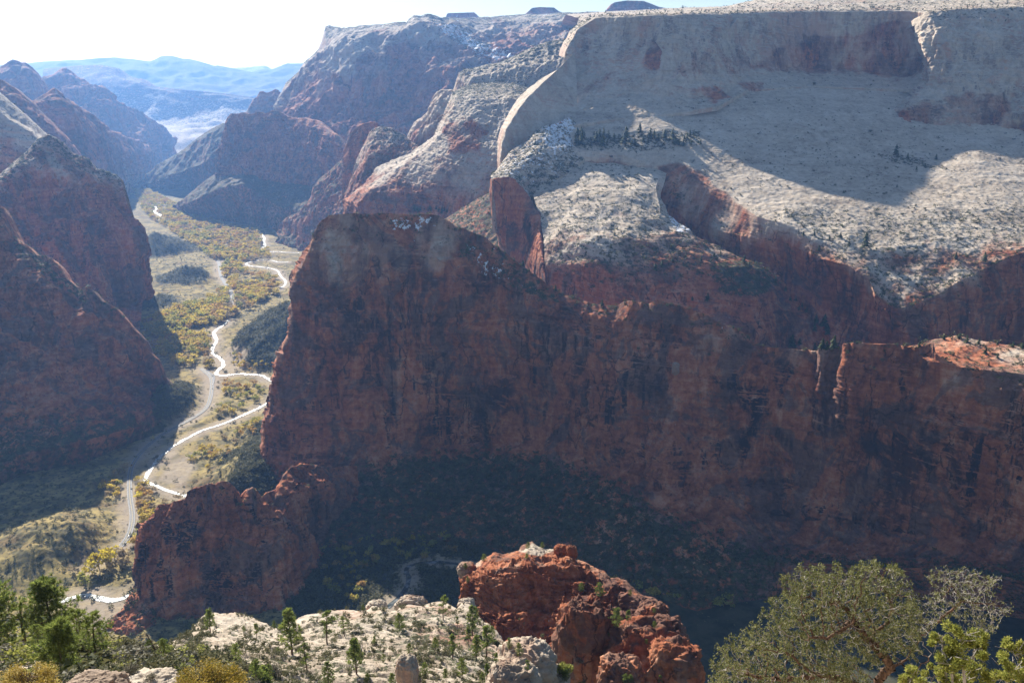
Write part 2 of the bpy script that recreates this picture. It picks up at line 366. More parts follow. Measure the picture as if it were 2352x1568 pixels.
loft('cliff', [rj([(-150, 415, 2500), (0, 402, 2560), (15, 390, 2570), (33, 373, 2590), (48, 360, 2600), (60, 350, 2620), (70, 340, 2640), (78, 331, 2660), (86, 320, 2680), (95, 315, 2690), (113, 310, 2700), (122, 313, 2700), (133, 320, 2700), (145, 332, 2700), (157, 343, 2700), (165, 352, 2700), (180, 360, 2700), (196, 363, 2700), (207, 370, 2700), (213, 380, 2690), (217, 388, 2690), (233, 389, 2690), (250, 396, 2690), (267, 403, 2690), (272, 408, 2690)], a=1.5, n=2),
                  [(-150, 440, 2420), (0, 420, 2480), (60, 380, 2560), (100, 350, 2630), (160, 390, 2620), (230, 420, 2640), (283, 433, 2660)],
                  [(-150, 500, 2380), (0, 480, 2420), (100, 470, 2520), (200, 480, 2560), (303, 500, 2650)], [(-150, 570, 2330), (0, 560, 2380), (150, 570, 2460), (333, 525, 2650)],
                  [(-150, 650, 2300), (0, 630, 2330), (170, 640, 2420), (352, 585, 2650)], [(-150, 720, 2260), (170, 720, 2380), (352, 672, 2640)], [(-150, 780, 2200), (150, 790, 2350), (331, 678, 2630)], [(-150, 860, 2100), (150, 860, 2300), (322, 760, 0)]],
     330, 400, [('f', 22, 150, 3), ('v', 16, 50, 4), ('s', 3, 14, 3), ('k', 5, 45, 1.4), ('f', 3, 18, 4)], ROCK, back=(160, 400), env=.2, red=[.35, .6, .9, 1, 1, 1, 1, 1], veg=[.8, .45, .1, 0, 0, 0, .1, .5],
     polys=[([(0, 405), (33, 378), (60, 352), (85, 325), (80, 350), (60, 385), (30, 410), (0, 425), (-150, 440), (-150, 410)], 'veg', .8, 8), ([(100, 340), (125, 345), (140, 380), (155, 400), (130, 405), (115, 380)], 'red', .35, 6)],
     label='pointed red and grey dome rising over the left valley wall')
loft('cliff', [rj([(-900, 320, 1765), (-500, 350, 1815), (-300, 390, 1865), (-160, 420, 1900), (-110, 432, 1915), (-60, 445, 1920), (-25, 458, 1925), (0, 472, 1925), (10, 490, 1920), (22, 520, 1915), (30, 540, 1905), (43, 559, 1875), (60, 563, 1875), (67, 570, 1875), (83, 586, 1875), (100, 587, 1875), (117, 592, 1875), (133, 609, 1875), (142, 622, 1875), (150, 636, 1870), (167, 652, 1870), (180, 660, 1870), (197, 659, 1865), (208, 663, 1865), (217, 673, 1865), (233, 692, 1860), (250, 698, 1860), (263, 706, 1860), (274, 718, 1860), (283, 729, 1855), (297, 745, 1855), (310, 759, 1855), (327, 776, 1850), (333, 790, 1850), (338, 803, 1850), (353, 819, 1850), (362, 838, 1850), (367, 856, 1850), (378, 868, 1850), (390, 880, 1850), (400, 893, 1850)], a=1.5, n=2),
                  [(-900, 500, 1665), (-110, 500, 1835), (-10, 560, 1845), (30, 620, 1815), (60, 640, 1795), (120, 680, 1790), (200, 740, 1795), (300, 820, 1815), (402, 897, 1850)],
                  [(-900, 700, 1515), (-110, 700, 1715), (60, 780, 1715), (200, 840, 1735), (320, 880, 1795), (404, 902, 1862)],
                  [(-900, 900, 1450), (-110, 900, 1555), (60, 920, 1605), (230, 930, 1655), (340, 930, 1735), (398, 930, 1845)],
                  [(-900, 1200, 1150), (-300, 1180, 1220), (-110, 1100, 1450), (60, 1040, 1485), (200, 1010, 1545), (300, 985, 1615), (385, 960, 0)],
                  [(-900, 1400, 0), (-300, 1330, 0), (-110, 1170, 0), (40, 1090, 0), (200, 1060, 0), (290, 1020, 0), (375, 990, 0)]],
     520, 420, [('f', 18, 130, 3), ('v', 13, 40, 4), ('s', 3, 12, 3), ('k', 4, 30, 1.3), ('f', 2.5, 14, 4)], ROCK, back=(200, 420), env=.2, rug=[.5, 1.2, 1.2, 1, .4, .2], red=1, veg=[.5, .2, .1, .2, 1., 1.2],
     polys=[([(43, 565), (110, 595), (150, 640), (190, 665), (200, 700), (120, 650), (50, 600)], 'veg', .85, 10)],
     label='dark shadowed canyon wall sloping down at the left')
# ---- the big mountain in the middle distance
loft('mountain', [rj([(555, 275, 6900), (560, 262, 6900), (567, 257, 6900), (573, 243, 6900), (580, 231, 6900), (590, 222, 6900), (596, 212, 6900), (604, 210, 6900), (613, 214, 6900), (622, 210, 6900), (632, 205, 6900), (640, 208, 6900), (648, 217, 6900), (665, 225, 6900)], a=1.5), [(545, 330, 6600), (670, 330, 6600)]],
     90, 70, [('v', 16, 70, 4), ('f', 10, 60, 4)], ROCKF, back=(200, 300), env=.2, red=1, veg=.2)
loft('mountain', [rj([(640, 222, 5900), (648, 212, 5900), (657, 192, 5900), (672, 178, 5900), (686, 165, 5900), (700, 144, 5900), (716, 130, 5900), (733, 113, 5900), (740, 95, 5900), (743, 80, 5900), (747, 61, 5900), (757, 59, 5900), (770, 62, 5850), (784, 67, 5800), (800, 64, 5750), (834, 60, 5700), (870, 57, 5650), (908, 53, 5600), (934, 53, 5600), (940, 44, 5600), (951, 36, 5600), (965, 37, 5600), (984, 33, 5600), (1000, 36, 5600), (1011, 41, 5600), (1030, 43, 5800), (1095, 42, 6100), (1151, 38, 6300), (1208, 34, 6300), (1335, 30, 6000), (1420, 26, 5900)], n=4, a=1.2),
                  [(640, 235, 5800), (700, 165, 5750), (745, 120, 5700), (790, 95, 5500), (860, 85, 5400), (930, 80, 5350), (960, 60, 5400), (1040, 62, 5500), (1090, 85, 5600), (1151, 62, 6000), (1250, 60, 5900), (1420, 55, 5700)],
                  [(635, 260, 5700), (690, 225, 5500), (740, 190, 5350), (830, 160, 5200), (920, 170, 5150), (1000, 160, 5050), (1080, 130, 5150), (1180, 105, 5400), (1300, 105, 5400), (1420, 110, 5400)],
                  [(630, 290, 5600), (690, 270, 5300), (780, 265, 5050), (860, 270, 4950), (940, 260, 4850), (1030, 220, 4800), (1150, 160, 4900), (1300, 160, 4900), (1420, 160, 5000)],
                  [(625, 340, 5300), (700, 350, 4900), (830, 370, 4600), (960, 370, 4500), (1420, 360, 4500)], [(620, 440, 0), (760, 470, 4500), (960, 490, 4300), (1420, 480, 4300)]],
     620, 380, [('r', 40, 330, 3), ('v', 26, 90, 4), ('b', 5, 16, 4), ('f', 8, 45, 4)], ROCKF, back=(900, 60), env=.12, red=[.2, .35, .55, .8, 1, 1], veg=[.9, .4, .2, .3, .3, .5], snow=[.3, .1, 0, 0, 0, 0],
     polys=[([(1000, 50), (1060, 60), (1110, 95), (1180, 120), (1190, 140), (1120, 140), (1050, 100), (1010, 75)], 'snow', .62, 10), ([(1000, 45), (1060, 55), (1100, 90), (1150, 115), (1100, 130), (1040, 95)], 'veg', .8, 10),
            ([(784, 67), (850, 62), (840, 100), (800, 190), (760, 150), (745, 100)], 'red', .1, 10), ([(890, 110), (960, 100), (950, 190), (900, 210)], 'red', .95, 12)],
     label='broad flat topped mountain in the middle distance with a shaded cliff')
loft('cliff', [rj([(497, 395, 4900), (499, 345, 5000), (507, 336, 5000), (512, 305, 5000), (517, 284, 5000), (524, 270, 5000), (532, 262, 5000), (545, 263, 5000), (558, 258, 5000), (567, 263, 5000), (580, 262, 5000), (592, 257, 5000), (606, 262, 5000), (622, 256, 5000), (640, 257, 5000), (654, 264, 5000), (673, 273, 5000), (700, 272, 4950), (730, 277, 4800), (770, 310, 4500), (800, 340, 4400)], a=1.),
                  [(497, 400, 4880), (517, 330, 4950), (600, 320, 4930), (700, 330, 4800), (800, 380, 4350)], [(497, 410, 4850), (560, 408, 4850), (650, 425, 4750), (740, 440, 4550), (800, 440, 4300)]],
     330, 150, [('k', 8, 60, 1.6), ('v', 22, 60, 4), ('f', 12, 90, 3), ('s', 4, 16, 3)], ROCK, back=(300, 60), env=.2, red=1, veg=[.45, 0, .3], label='dark red bluff standing over the middle of the valley')
loft('hillside', [[(318, 423, 0), (330, 410, 6600), (367, 376, 6600), (400, 358, 6500), (423, 343, 6400), (447, 323, 6300), (465, 310, 6200), (483, 298, 6100), (513, 284, 6000), (540, 290, 5900)],
                  [(320, 428, 0), (370, 415, 6200), (430, 390, 6000), (480, 370, 5800), (540, 360, 5600)], [(325, 434, 0), (390, 434, 0), (430, 428, 0), (470, 424, 5900), (540, 420, 5500)]],
     200, 120, [('r', 28, 240, 4), ('f', 8, 60, 4)], ROCK, back=(300, 200), env=.2, red=.8, veg=1.15, label='brushy spur running down from the dark red bluff')
loft('hillside', [[(395, 478, 0), (415, 462, 5100), (440, 440, 5000), (470, 415, 4950), (498, 398, 4930), (560, 396, 4900), (600, 405, 4850), (650, 418, 4750), (720, 430, 4550), (800, 425, 4350)],
                  [(396, 480, 0), (440, 468, 4800), (500, 440, 4700), (555, 425, 4600), (605, 450, 4620), (650, 480, 4450), (720, 470, 4300), (800, 470, 4150)],
                  [(398, 484, 0), (450, 497, 0), (520, 507, 0), (580, 517, 0), (640, 527, 0), (720, 535, 4100), (800, 540, 3900)]],
     330, 170, [('r', 22, 200, 4), ('f', 7, 40, 4)], ROCK, back=(200, 50), env=.2, red=.7, veg=[1., 1.1, 1.15], label='dark green fan of brush below the red bluff')
loft('hillside', [[(637, 518, 0), (660, 500, 4150), (690, 487, 4080), (714, 463, 4050), (720, 430, 4020), (735, 412, 4000), (750, 400, 3980), (784, 370, 3950), (810, 345, 3950), (860, 330, 3950)],
                  [(638, 530, 0), (690, 520, 3950), (750, 470, 3820), (860, 430, 3700)], [(640, 556, 0), (700, 575, 0), (770, 600, 3500), (860, 600, 3300)]],
     220, 200, [('r', 22, 160, 4), ('v', 10, 40, 3), ('f', 6, 30, 4)], ROCK, back=(200, 200), env=.2, red=.9, veg=[.9, .7, 1.], label='shaded brushy spur behind the left edge of the central red wall')
loft('cliff', [[(790, 345, 3600), (797, 327, 3600), (804, 310, 3600), (811, 301, 3600), (822, 291, 3600), (834, 284, 3600), (848, 281, 3600), (861, 280, 3600), (872, 287, 3600), (890, 300, 3600)], [(785, 430, 3500), (890, 430, 3450)]], 90, 120, [('v', 10, 40, 4), ('f', 5, 30, 4)], ROCK, back=(100, 300), env=.3, red=.9)
loft('cliff', [[(937, 320, 3350), (939, 307, 3350), (945, 295, 3350), (951, 284, 3350), (962, 274, 3350), (974, 267, 3350), (982, 257, 3350), (988, 247, 3350), (992, 232, 3350), (998, 220, 3350), (1004, 211, 3350), (1011, 207, 3350), (1034, 207, 3350), (1060, 215, 3350)], [(940, 350, 3250), (960, 320, 3220), (1000, 280, 3200), (1060, 260, 3200)], [(940, 400, 3150), (1060, 360, 3150)]],
     140, 140, [('v', 14, 36, 4), ('f', 5, 30, 4)], ROCK, back=(100, 300), env=.3, red=[.3, .5, 1.], dark=.3)
loft('cliff', [[(812, 400, 3230), (820, 365, 3230), (832, 340, 3230), (842, 320, 3230), (848, 304, 3230), (854, 299, 3230), (862, 295, 3230), (871, 292, 3230), (885, 293, 3220), (901, 294, 3210), (915, 303, 3200), (931, 313, 3190), (944, 325, 3180), (960, 335, 3150)],
               [(803, 418, 3200), (818, 405, 3120), (850, 360, 3080), (960, 360, 3050)], [(792, 455, 3150), (812, 450, 3020), (860, 430, 2990), (960, 420, 2950)], [(790, 520, 3100), (812, 520, 2980), (960, 480, 2900)]],
     230, 200, [('f', 10, 80, 3), ('v', 7, 30, 3), ('b', 2, 8, 4)], ROCK, back=(120, 300), env=.3, red=[.5, .6, .9, 1], veg=[.7, .5, .2, 0], label='small red butte with a sunlit left edge')
loft('cliff', [[(1036, 225, 3350), (1042, 205, 3350), (1048, 185, 3350), (1054, 168, 3350), (1066, 160, 3350), (1084, 157, 3350), (1118, 150, 3350), (1151, 143, 3350), (1175, 133, 3350), (1201, 120, 3350), (1225, 109, 3350), (1251, 98, 3350), (1285, 92, 3350), (1330, 84, 3350)],
               [(1045, 235, 3280), (1080, 180, 3250), (1180, 160, 3220), (1330, 130, 3200)], [(1050, 260, 3150), (1330, 230, 3000)]], 230, 130, [('f', 12, 90, 3), ('v', 6, 30, 3), ('b', 4, 9, 4)], ROCK, back=(500, 60), env=.3, red=[.1, .15, .3], veg=[.8, .45, .8])
loft('cliff', [[(1030, 232, 3050), (1040, 212, 3060), (1060, 200, 3080), (1090, 193, 3100), (1130, 190, 3110), (1160, 191, 3110), (1190, 195, 3100), (1214, 202, 3090), (1250, 215, 3000)],
               [(1020, 262, 3010), (1042, 245, 2950), (1080, 230, 2950), (1160, 228, 2950), (1250, 250, 2900)],
               [(990, 320, 2990), (1020, 300, 2860), (1070, 280, 2830), (1180, 290, 2790), (1200, 290, 2780)],
               [(938, 350, 2970), (975, 348, 2840), (1060, 330, 2760), (1145, 340, 2700), (1180, 340, 2690)],
               [(868, 388, 2950), (915, 385, 2800), (1010, 390, 2700), (1135, 400, 2640), (1170, 400, 2640)],
               [(814, 440, 2900), (850, 443, 2730), (1000, 440, 2650), (1135, 445, 2590), (1160, 445, 2590)],
               [(791, 462, 2850), (825, 468, 2710), (1000, 480, 2630), (1135, 485, 2570), (1160, 485, 2570)],
               [(790, 530, 2800), (825, 535, 2690), (1000, 540, 2590), (1160, 560, 2540)]],
     520, 420, [('f', 13, 110, 3), ('b', 5, 9, 4), ('v', 3, 26, 3), ('f', 2, 12, 4)], ROCK, back=(200, 60), env=.3, red=[-.1, -.05, .0, .1, .3, .65, 1, 1], veg=[.9, .5, .25, .2, .25, .25, .1, .4], dark=.35, rug=[.6, 1, 1, 1, 1, 1.2, 1, 1],
     polys=[([(1010, 290), (1080, 270), (1120, 300), (1090, 350), (1030, 350)], 'red', .7, 12)], label='pale domed buttress with a sunlit curved left rim')
loft('hillside', [[(1020, 505, 2350), (1060, 478, 2350), (1100, 455, 2330), (1130, 440, 2300), (1160, 430, 2280)], [(1020, 530, 2250), (1160, 500, 2150)], [(1020, 600, 2150), (1160, 600, 2000)]], 100, 100, [('f', 8, 50, 4), ('f', 3, 14, 4)], ROCK, back=(80, 100), red=.9, veg=.9)
# ---- the high white wall on the right, its buttress, plateau, fin and slickrock
RIM = [(1296, 130, 2640), (1300, 113, 2650), (1306, 100, 2660), (1315, 87, 2680), (1320, 75, 2690), (1325, 67, 2700), (1335, 58, 2705), (1345, 51, 2705), (1355, 45, 2705), (1368, 38, 2700), (1385, 36, 2685), (1401, 37, 2665), (1440, 36, 2625), (1485, 33, 2605), (1530, 33, 2590), (1568, 32, 2590), (1630, 31, 2650), (1660, 33, 2660), (1701, 30, 2720), (1800, 26, 2780), (1901, 24, 2800), (1990, 24, 2800), (2068, 23, 2780), (2110, 26, 2740), (2134, 27, 2700), (2201, 20, 2680), (2300, 17, 2650), (2420, 12, 2620), (2900, 0, 2500)]
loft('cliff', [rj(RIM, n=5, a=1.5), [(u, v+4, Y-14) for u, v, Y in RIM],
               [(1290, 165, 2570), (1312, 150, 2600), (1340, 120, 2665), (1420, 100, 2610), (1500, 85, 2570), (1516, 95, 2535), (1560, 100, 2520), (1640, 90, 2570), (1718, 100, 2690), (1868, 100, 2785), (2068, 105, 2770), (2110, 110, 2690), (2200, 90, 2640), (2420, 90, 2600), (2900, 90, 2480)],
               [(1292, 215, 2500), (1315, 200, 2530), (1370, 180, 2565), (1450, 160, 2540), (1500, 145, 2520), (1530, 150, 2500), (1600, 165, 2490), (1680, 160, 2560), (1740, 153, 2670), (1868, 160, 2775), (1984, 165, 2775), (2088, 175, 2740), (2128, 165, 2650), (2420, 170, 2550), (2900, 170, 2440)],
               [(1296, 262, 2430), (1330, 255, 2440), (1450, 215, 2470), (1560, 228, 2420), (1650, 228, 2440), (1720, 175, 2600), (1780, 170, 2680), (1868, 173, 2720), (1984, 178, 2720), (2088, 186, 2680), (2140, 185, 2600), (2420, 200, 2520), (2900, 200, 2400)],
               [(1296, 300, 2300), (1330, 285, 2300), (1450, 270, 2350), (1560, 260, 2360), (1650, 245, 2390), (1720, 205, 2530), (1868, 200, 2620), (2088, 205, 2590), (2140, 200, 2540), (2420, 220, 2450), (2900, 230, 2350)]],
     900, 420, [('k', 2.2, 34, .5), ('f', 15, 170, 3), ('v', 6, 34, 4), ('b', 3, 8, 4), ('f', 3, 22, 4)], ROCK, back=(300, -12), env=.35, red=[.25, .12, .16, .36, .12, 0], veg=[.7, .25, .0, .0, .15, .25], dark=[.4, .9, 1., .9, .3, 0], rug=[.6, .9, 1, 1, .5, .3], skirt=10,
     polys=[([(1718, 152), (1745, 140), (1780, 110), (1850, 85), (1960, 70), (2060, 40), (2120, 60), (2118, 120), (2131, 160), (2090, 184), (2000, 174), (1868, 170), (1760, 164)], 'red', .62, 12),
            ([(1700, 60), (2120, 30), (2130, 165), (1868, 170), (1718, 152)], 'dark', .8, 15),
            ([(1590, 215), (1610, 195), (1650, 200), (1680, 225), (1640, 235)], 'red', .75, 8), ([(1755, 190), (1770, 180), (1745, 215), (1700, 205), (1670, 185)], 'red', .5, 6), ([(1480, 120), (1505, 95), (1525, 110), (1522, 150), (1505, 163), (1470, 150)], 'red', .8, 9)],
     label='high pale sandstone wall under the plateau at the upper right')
loft('cliff', [[(2100, 60, 2690), (2112, 40, 2670), (2134, 29, 2650), (2201, 23, 2640), (2420, 15, 2590), (2900, 5, 2480)],
               [(2106, 92, 2690), (2118, 90, 2600), (2150, 80, 2570), (2300, 80, 2550), (2420, 80, 2530), (2900, 80, 2440)],
               [(2124, 140, 2650), (2134, 145, 2560), (2170, 145, 2530), (2300, 140, 2510), (2420, 140, 2480), (2900, 140, 2400)],
               [(2118, 185, 2600), (2130, 190, 2520), (2180, 195, 2490), (2300, 200, 2450), (2420, 205, 2430), (2900, 200, 2350)],
               [(2070, 240, 2540), (2100, 245, 2440), (2180, 250, 2430), (2300, 260, 2410), (2345, 262, 2370), (2420, 270, 2370), (2900, 260, 2300)],
               [(2005, 278, 2480), (2060, 282, 2420), (2168, 298, 2400), (2235, 308, 2395), (2325, 315, 2385), (2350, 325, 2350), (2420, 345, 2330), (2900, 330, 2250)]],
     420, 340, [('k', 2.2, 30, .6), ('f', 16, 120, 3), ('v', 7, 30, 4), ('b', 3, 8, 4), ('f', 3, 16, 4)], ROCK, back=(60, 10), env=.4, red=[0, .0, .05, .1, .3, .85], veg=[.5, .1, .05, .05, .05, .2], dark=[.1, .5, 1, 1.1, 1.2, .6], skirt=10,
     polys=[([(2085, 286), (2070, 262), (2180, 225), (2300, 215), (2325, 240), (2330, 312), (2235, 305)], 'red', .52, 12)], label='rounded white buttress with a sunlit edge at the right of the high wall')
loft('plateau', [[(1300, 34, 5200), (1400, 27, 4800), (1500, 22, 4200), (1568, 18, 3800), (1620, 17, 3700), (1668, 15, 3600), (1700, 7, 3550), (1734, 0, 3550), (1850, -25, 3600), (2420, -60, 3600), (2900, -60, 3500)],
                 [(1330, 42, 3600), (1400, 33, 3400), (1568, 25, 3150), (1750, 16, 3100), (2420, -20, 3050), (2900, -30, 3000)], [(u, v+(1 if u > 1340 else 8), Y+8) for u, v, Y in RIM if u > 1300]],
     500, 90, [('f', 5, 60, 4), ('f', 1.5, 14, 3)], ROCK, back=(900, 50), env=1, red=.25, veg=.5, snow=[.2, .34, .1], skirt=5, label='scrubby plateau top above the pale wall')
loft('cliff', [[(1276, 162, 2530), (1283, 158, 2500), (1300, 140, 2540), (1320, 120, 2600)],
               [(1245, 178, 2500), (1258, 180, 2450), (1285, 175, 2490), (1325, 165, 2560)],
               [(1217, 200, 2470), (1233, 204, 2410), (1275, 200, 2450), (1325, 200, 2500)],
               [(1195, 222, 2450), (1211, 226, 2380), (1265, 225, 2420), (1325, 235, 2460)],
               [(1177, 244, 2430), (1193, 248, 2350), (1250, 250, 2390), (1325, 262, 2420)],
               [(1163, 268, 2410), (1178, 272, 2320), (1230, 275, 2360), (1325, 290, 2380)],
               [(1151, 293, 2390), (1164, 296, 2290), (1220, 300, 2330), (1325, 320, 2340)],
               [(1143, 327, 2360), (1153, 330, 2260), (1200, 340, 2300), (1325, 350, 2300)],
               [(1141, 360, 2330), (1149, 362, 2230), (1190, 370, 2280), (1325, 370, 2280)],
               [(1141, 410, 2300), (1149, 415, 2200), (1190, 420, 2250), (1325, 400, 2250)], [(1129, 440, 2290), (1136, 470, 2180), (1190, 500, 2200), (1325, 500, 2200)]],
     260, 330, [('f', 5, 90, 3), ('b', 1.6, 7, 4), ('f', 1.6, 14, 4)], ROCK, back=(60, 10), env=.5, red=[0, 0, 0, 0, .0, .0, .05, .1, .2, .6, 1], veg=.05, dark=.3, label='tall white arching fin with a bright left rim')
loft('hillside', [rj([(1126, 404, 2140), (1139, 391, 2160), (1150, 378, 2180), (1162, 360, 2200), (1175, 344, 2220), (1195, 332, 2240), (1212, 321, 2255), (1230, 303, 2275), (1252, 289, 2295), (1272, 286, 2310), (1292, 277, 2320), (1311, 267, 2330), (1325, 285, 2320), (1345, 315, 2290)], a=1),
                  [(1129, 409, 2080), (1150, 402, 2085), (1190, 385, 2120), (1250, 345, 2180), (1320, 335, 2230), (1350, 335, 2240)],
                  [(1130, 415, 2050), (1168, 408, 2045), (1215, 453, 2055), (1255, 430, 2085), (1300, 400, 2130), (1350, 360, 2200)]],
     260, 200, [('f', 9, 50, 4), ('f', 2.5, 10, 4)], ROCK, back=(60, 60), env=.4, red=.15, veg=[.6, .62, .7], snow=[.3, .45, .25], polys=[([(1255, 292), (1311, 272), (1330, 300), (1320, 335), (1270, 345), (1250, 320)], 'snow', .72, 10), ([(1300, 275), (1290, 285), (1260, 292), (1262, 286), (1285, 280)], 'red', .9, 3)],
     label='snow flecked talus spur leading up to the foot of the pale wall')
loft('cliff', [[(1127, 411, 2110), (1133, 412, 2050), (1150, 408, 2040), (1168, 406, 2035), (1183, 413, 2035), (1200, 432, 2015), (1215, 453, 2000), (1230, 479, 1965), (1240, 490, 1940), (1249, 501, 2000)],
               [(1128, 450, 2100), (1136, 455, 2040), (1190, 470, 2005), (1240, 520, 1905), (1251, 530, 1980)],
               [(1130, 490, 2090), (1140, 500, 2030), (1195, 530, 1985), (1243, 560, 1850), (1253, 560, 1940)],
               [(1146, 556, 2080), (1153, 560, 2020), (1205, 590, 1940), (1249, 610, 1795), (1259, 615, 1900)],
               [(1150, 620, 2060), (1160, 625, 2010), (1210, 650, 1910), (1256, 665, 1770), (1266, 668, 1880)], [(1150, 720, 2060), (1160, 725, 2000), (1256, 760, 1760), (1266, 765, 1860)]],
     260, 300, [('k', 1.4, 24, 1.5), ('f', 5, 60, 3), ('v', 2.5, 18, 4), ('f', 1.5, 9, 4)], ROCK, back=(60, 60), env=.5, red=[.8, .8, .8, .85, .9, 1], dark=[.8, 1.3, 1.3, 1.1, .8, .8], label='smooth salmon red wall with black streaks and a bright right edge')
loft('slickrock', [[(1296, 262, 2400), (1500, 225, 2440), (1600, 245, 2430), (1690, 215, 2500), (1750, 185, 2620), (1868, 180, 2690), (2088, 190, 2670), (2180, 200, 2560), (2420, 270, 2440), (2900, 280, 2380)],
                   [(1310, 310, 2262), (1480, 300, 2275), (1600, 285, 2330), (1750, 270, 2390), (1900, 270, 2400), (2060, 287, 2390), (2180, 305, 2370), (2330, 318, 2340), (2420, 345, 2280), (2900, 350, 2200)],
                   [(1318, 333, 2230), (1450, 335, 2215), (1611, 325, 2235), (1750, 335, 2240), (1900, 345, 2225), (2050, 350, 2230), (2150, 350, 2240), (2250, 335, 2260), (2420, 380, 2190), (2900, 400, 2100)],
                   [(1310, 345, 2210), (1400, 350, 2195), (1512, 382, 2160), (1541, 376, 2165), (1604, 385, 2140), (1660, 415, 2070), (1760, 440, 2000), (1880, 465, 1940), (2000, 465, 1940), (2120, 455, 1960), (2250, 440, 1985), (2420, 470, 1930), (2900, 500, 1850)],
                   [(1310, 360, 2195), (1400, 362, 2185), (1512, 392, 2155), (1560, 400, 2140), (1610, 425, 2080), (1680, 458, 2000), (1740, 498, 1900), (1800, 515, 1850), (1870, 548, 1790), (1930, 560, 1770), (2000, 570, 1750), (2120, 560, 1760), (2250, 540, 1790), (2420, 560, 1740), (2900, 600, 1650)],
                   [(1310, 380, 2190), (1400, 380, 2180), (1510, 400, 2152), (1545, 455, 2105), (1600, 500, 2050), (1650, 530, 1970), (1740, 550, 1880), (1810, 560, 1830), (1870, 590, 1760), (1950, 610, 1700), (1995, 640, 1660), (2010, 675, 1630), (2050, 705, 1600), (2090, 710, 1590), (2130, 690, 1610), (2200, 648, 1640), (2300, 600, 1690), (2370, 570, 1710), (2420, 580, 1690), (2900, 650, 1600)],
                   [(1310, 400, 2180), (1400, 400, 2170), (1508, 425, 2145), (1530, 470, 2110), (1582, 522, 2060), (1626, 552, 2000), (1720, 590, 1900), (1800, 620, 1850), (1870, 650, 1770), (1960, 680, 1700), (2010, 720, 1640), (2050, 745, 1595), (2090, 745, 1585), (2200, 720, 1620), (2300, 690, 1660), (2420, 680, 1660), (2900, 750, 1580)],
                   [(1310, 420, 2180), (1400, 420, 2170), (1508, 450, 2140), (1530, 490, 2105), (1582, 545, 2050), (1626, 575, 2000), (1720, 640, 1890), (1800, 690, 1830), (1870, 760, 1750), (1960, 790, 1680), (2100, 820, 1570), (2300, 820, 1640), (2420, 820, 1640), (2900, 880, 1560)]],
     900, 720, [('f', 9, 150, 3), ('b', 1.3, 6, 4), ('f', 1.8, 34, 4), ('f', .5, 8, 4), ('v', 1.5, 24, 3)], ROCKS, back=(20, 10), env=1, red=[0, 0, 0, .0, .15, .6, 1, 1], veg=[.12, .2, .25, .22, .35, .62, .1, .1], dark=[0, 0, .0, .1, .3, .5, 1, 1.], skirt=150, rug=[.4, .7, .7, .8, 1, 1.3, 1.6, 1.6],
     polys=[([(1512, 384), (1541, 376), (1604, 387), (1640, 420), (1700, 470), (1750, 520), (1700, 600), (1600, 530), (1540, 480)], 'red', .62, 10),
            ([(1850, 480), (1950, 490), (2100, 490), (2250, 470), (2400, 470), (2400, 560), (2250, 600), (2100, 690), (2010, 650), (1880, 560), (1780, 510)], 'veg', .5, 14),
            ([(1318, 322), (1610, 300), (1615, 330), (1450, 345), (1318, 345)], 'veg', .75, 6), ([(1860, 560), (2000, 580), (2200, 590), (2200, 650), (2090, 720), (2010, 680), (1960, 640)], 'red', .5, 14), ([(2010, 355), (2100, 360), (2180, 390), (2100, 385)], 'veg', .7, 6)],
     label='wide pale slickrock apron below the high wall, half in shadow')
loft('slickrock', [[(1285, 345, 2245), (1318, 333, 2250), (1450, 338, 2240), (1520, 345, 2230), (1560, 355, 2210)],
                   [(1262, 385, 2170), (1330, 372, 2190), (1420, 375, 2185), (1500, 384, 2165), (1530, 400, 2140)],
                   [(1225, 452, 2040), (1330, 430, 2050), (1420, 430, 2045), (1507, 430, 2050), (1520, 445, 2060)],
                   [(1240, 500, 1930), (1330, 490, 1920), (1430, 500, 1890), (1520, 490, 1930), (1535, 495, 1960)],
                   [(1250, 560, 1850), (1330, 560, 1800), (1440, 560, 1790), (1560, 535, 1860), (1590, 530, 1900)],
                   [(1254, 610, 1800), (1340, 605, 1745), (1450, 610, 1730), (1560, 590, 1780), (1640, 565, 1860), (1660, 570, 1880)],
                   [(1262, 650, 1785), (1350, 655, 1720), (1450, 655, 1700), (1560, 640, 1720), (1650, 612, 1760), (1740, 617, 1780), (1790, 640, 1800)],
                   [(1266, 690, 1780), (1350, 690, 1712), (1450, 690, 1690), (1560, 680, 1700), (1650, 688, 1690), (1740, 690, 1690), (1790, 665, 1750), (1830, 700, 1760)],
                   [(1266, 760, 1770), (1450, 770, 1680), (1640, 770, 1660), (1760, 760, 1670), (1830, 740, 1730), (1900, 770, 1740)], [(1266, 840, 1760), (1640, 850, 1650), (1900, 850, 1700)]],
     560, 460, [('f', 12, 100, 3), ('b', 2., 7, 4), ('f', 2.6, 26, 4), ('f', 1., 8, 4)], ROCKS, back=(30, 40), env=.6, red=[-.05, -.05, .0, .15, .4, .6, .8, 1, 1, 1], veg=[.5, .4, .42, .5, .55, .6, .5, .2, .1, .1], dark=[0, 0, 0, .2, .4, .5, .8, 1, 1, 1], snow=[.0, .0, .0, .0, .12, 0, 0, 0, 0, 0], rug=[.6, .7, .8, 1, 1.2, 1.3, 1.4, 1.4, 1.4, 1.4],
     polys=[([(1530, 480), (1560, 490), (1590, 530), (1560, 540), (1540, 510)], 'snow', .7, 6), ([(1630, 600), (1740, 600), (1790, 650), (1740, 680), (1650, 670)], 'veg', .95, 8), ([(1318, 322), (1610, 300), (1560, 345), (1450, 345), (1318, 345)], 'veg', .7, 6)],
     label='sunlit brush dotted slickrock dome left of the dark gully')
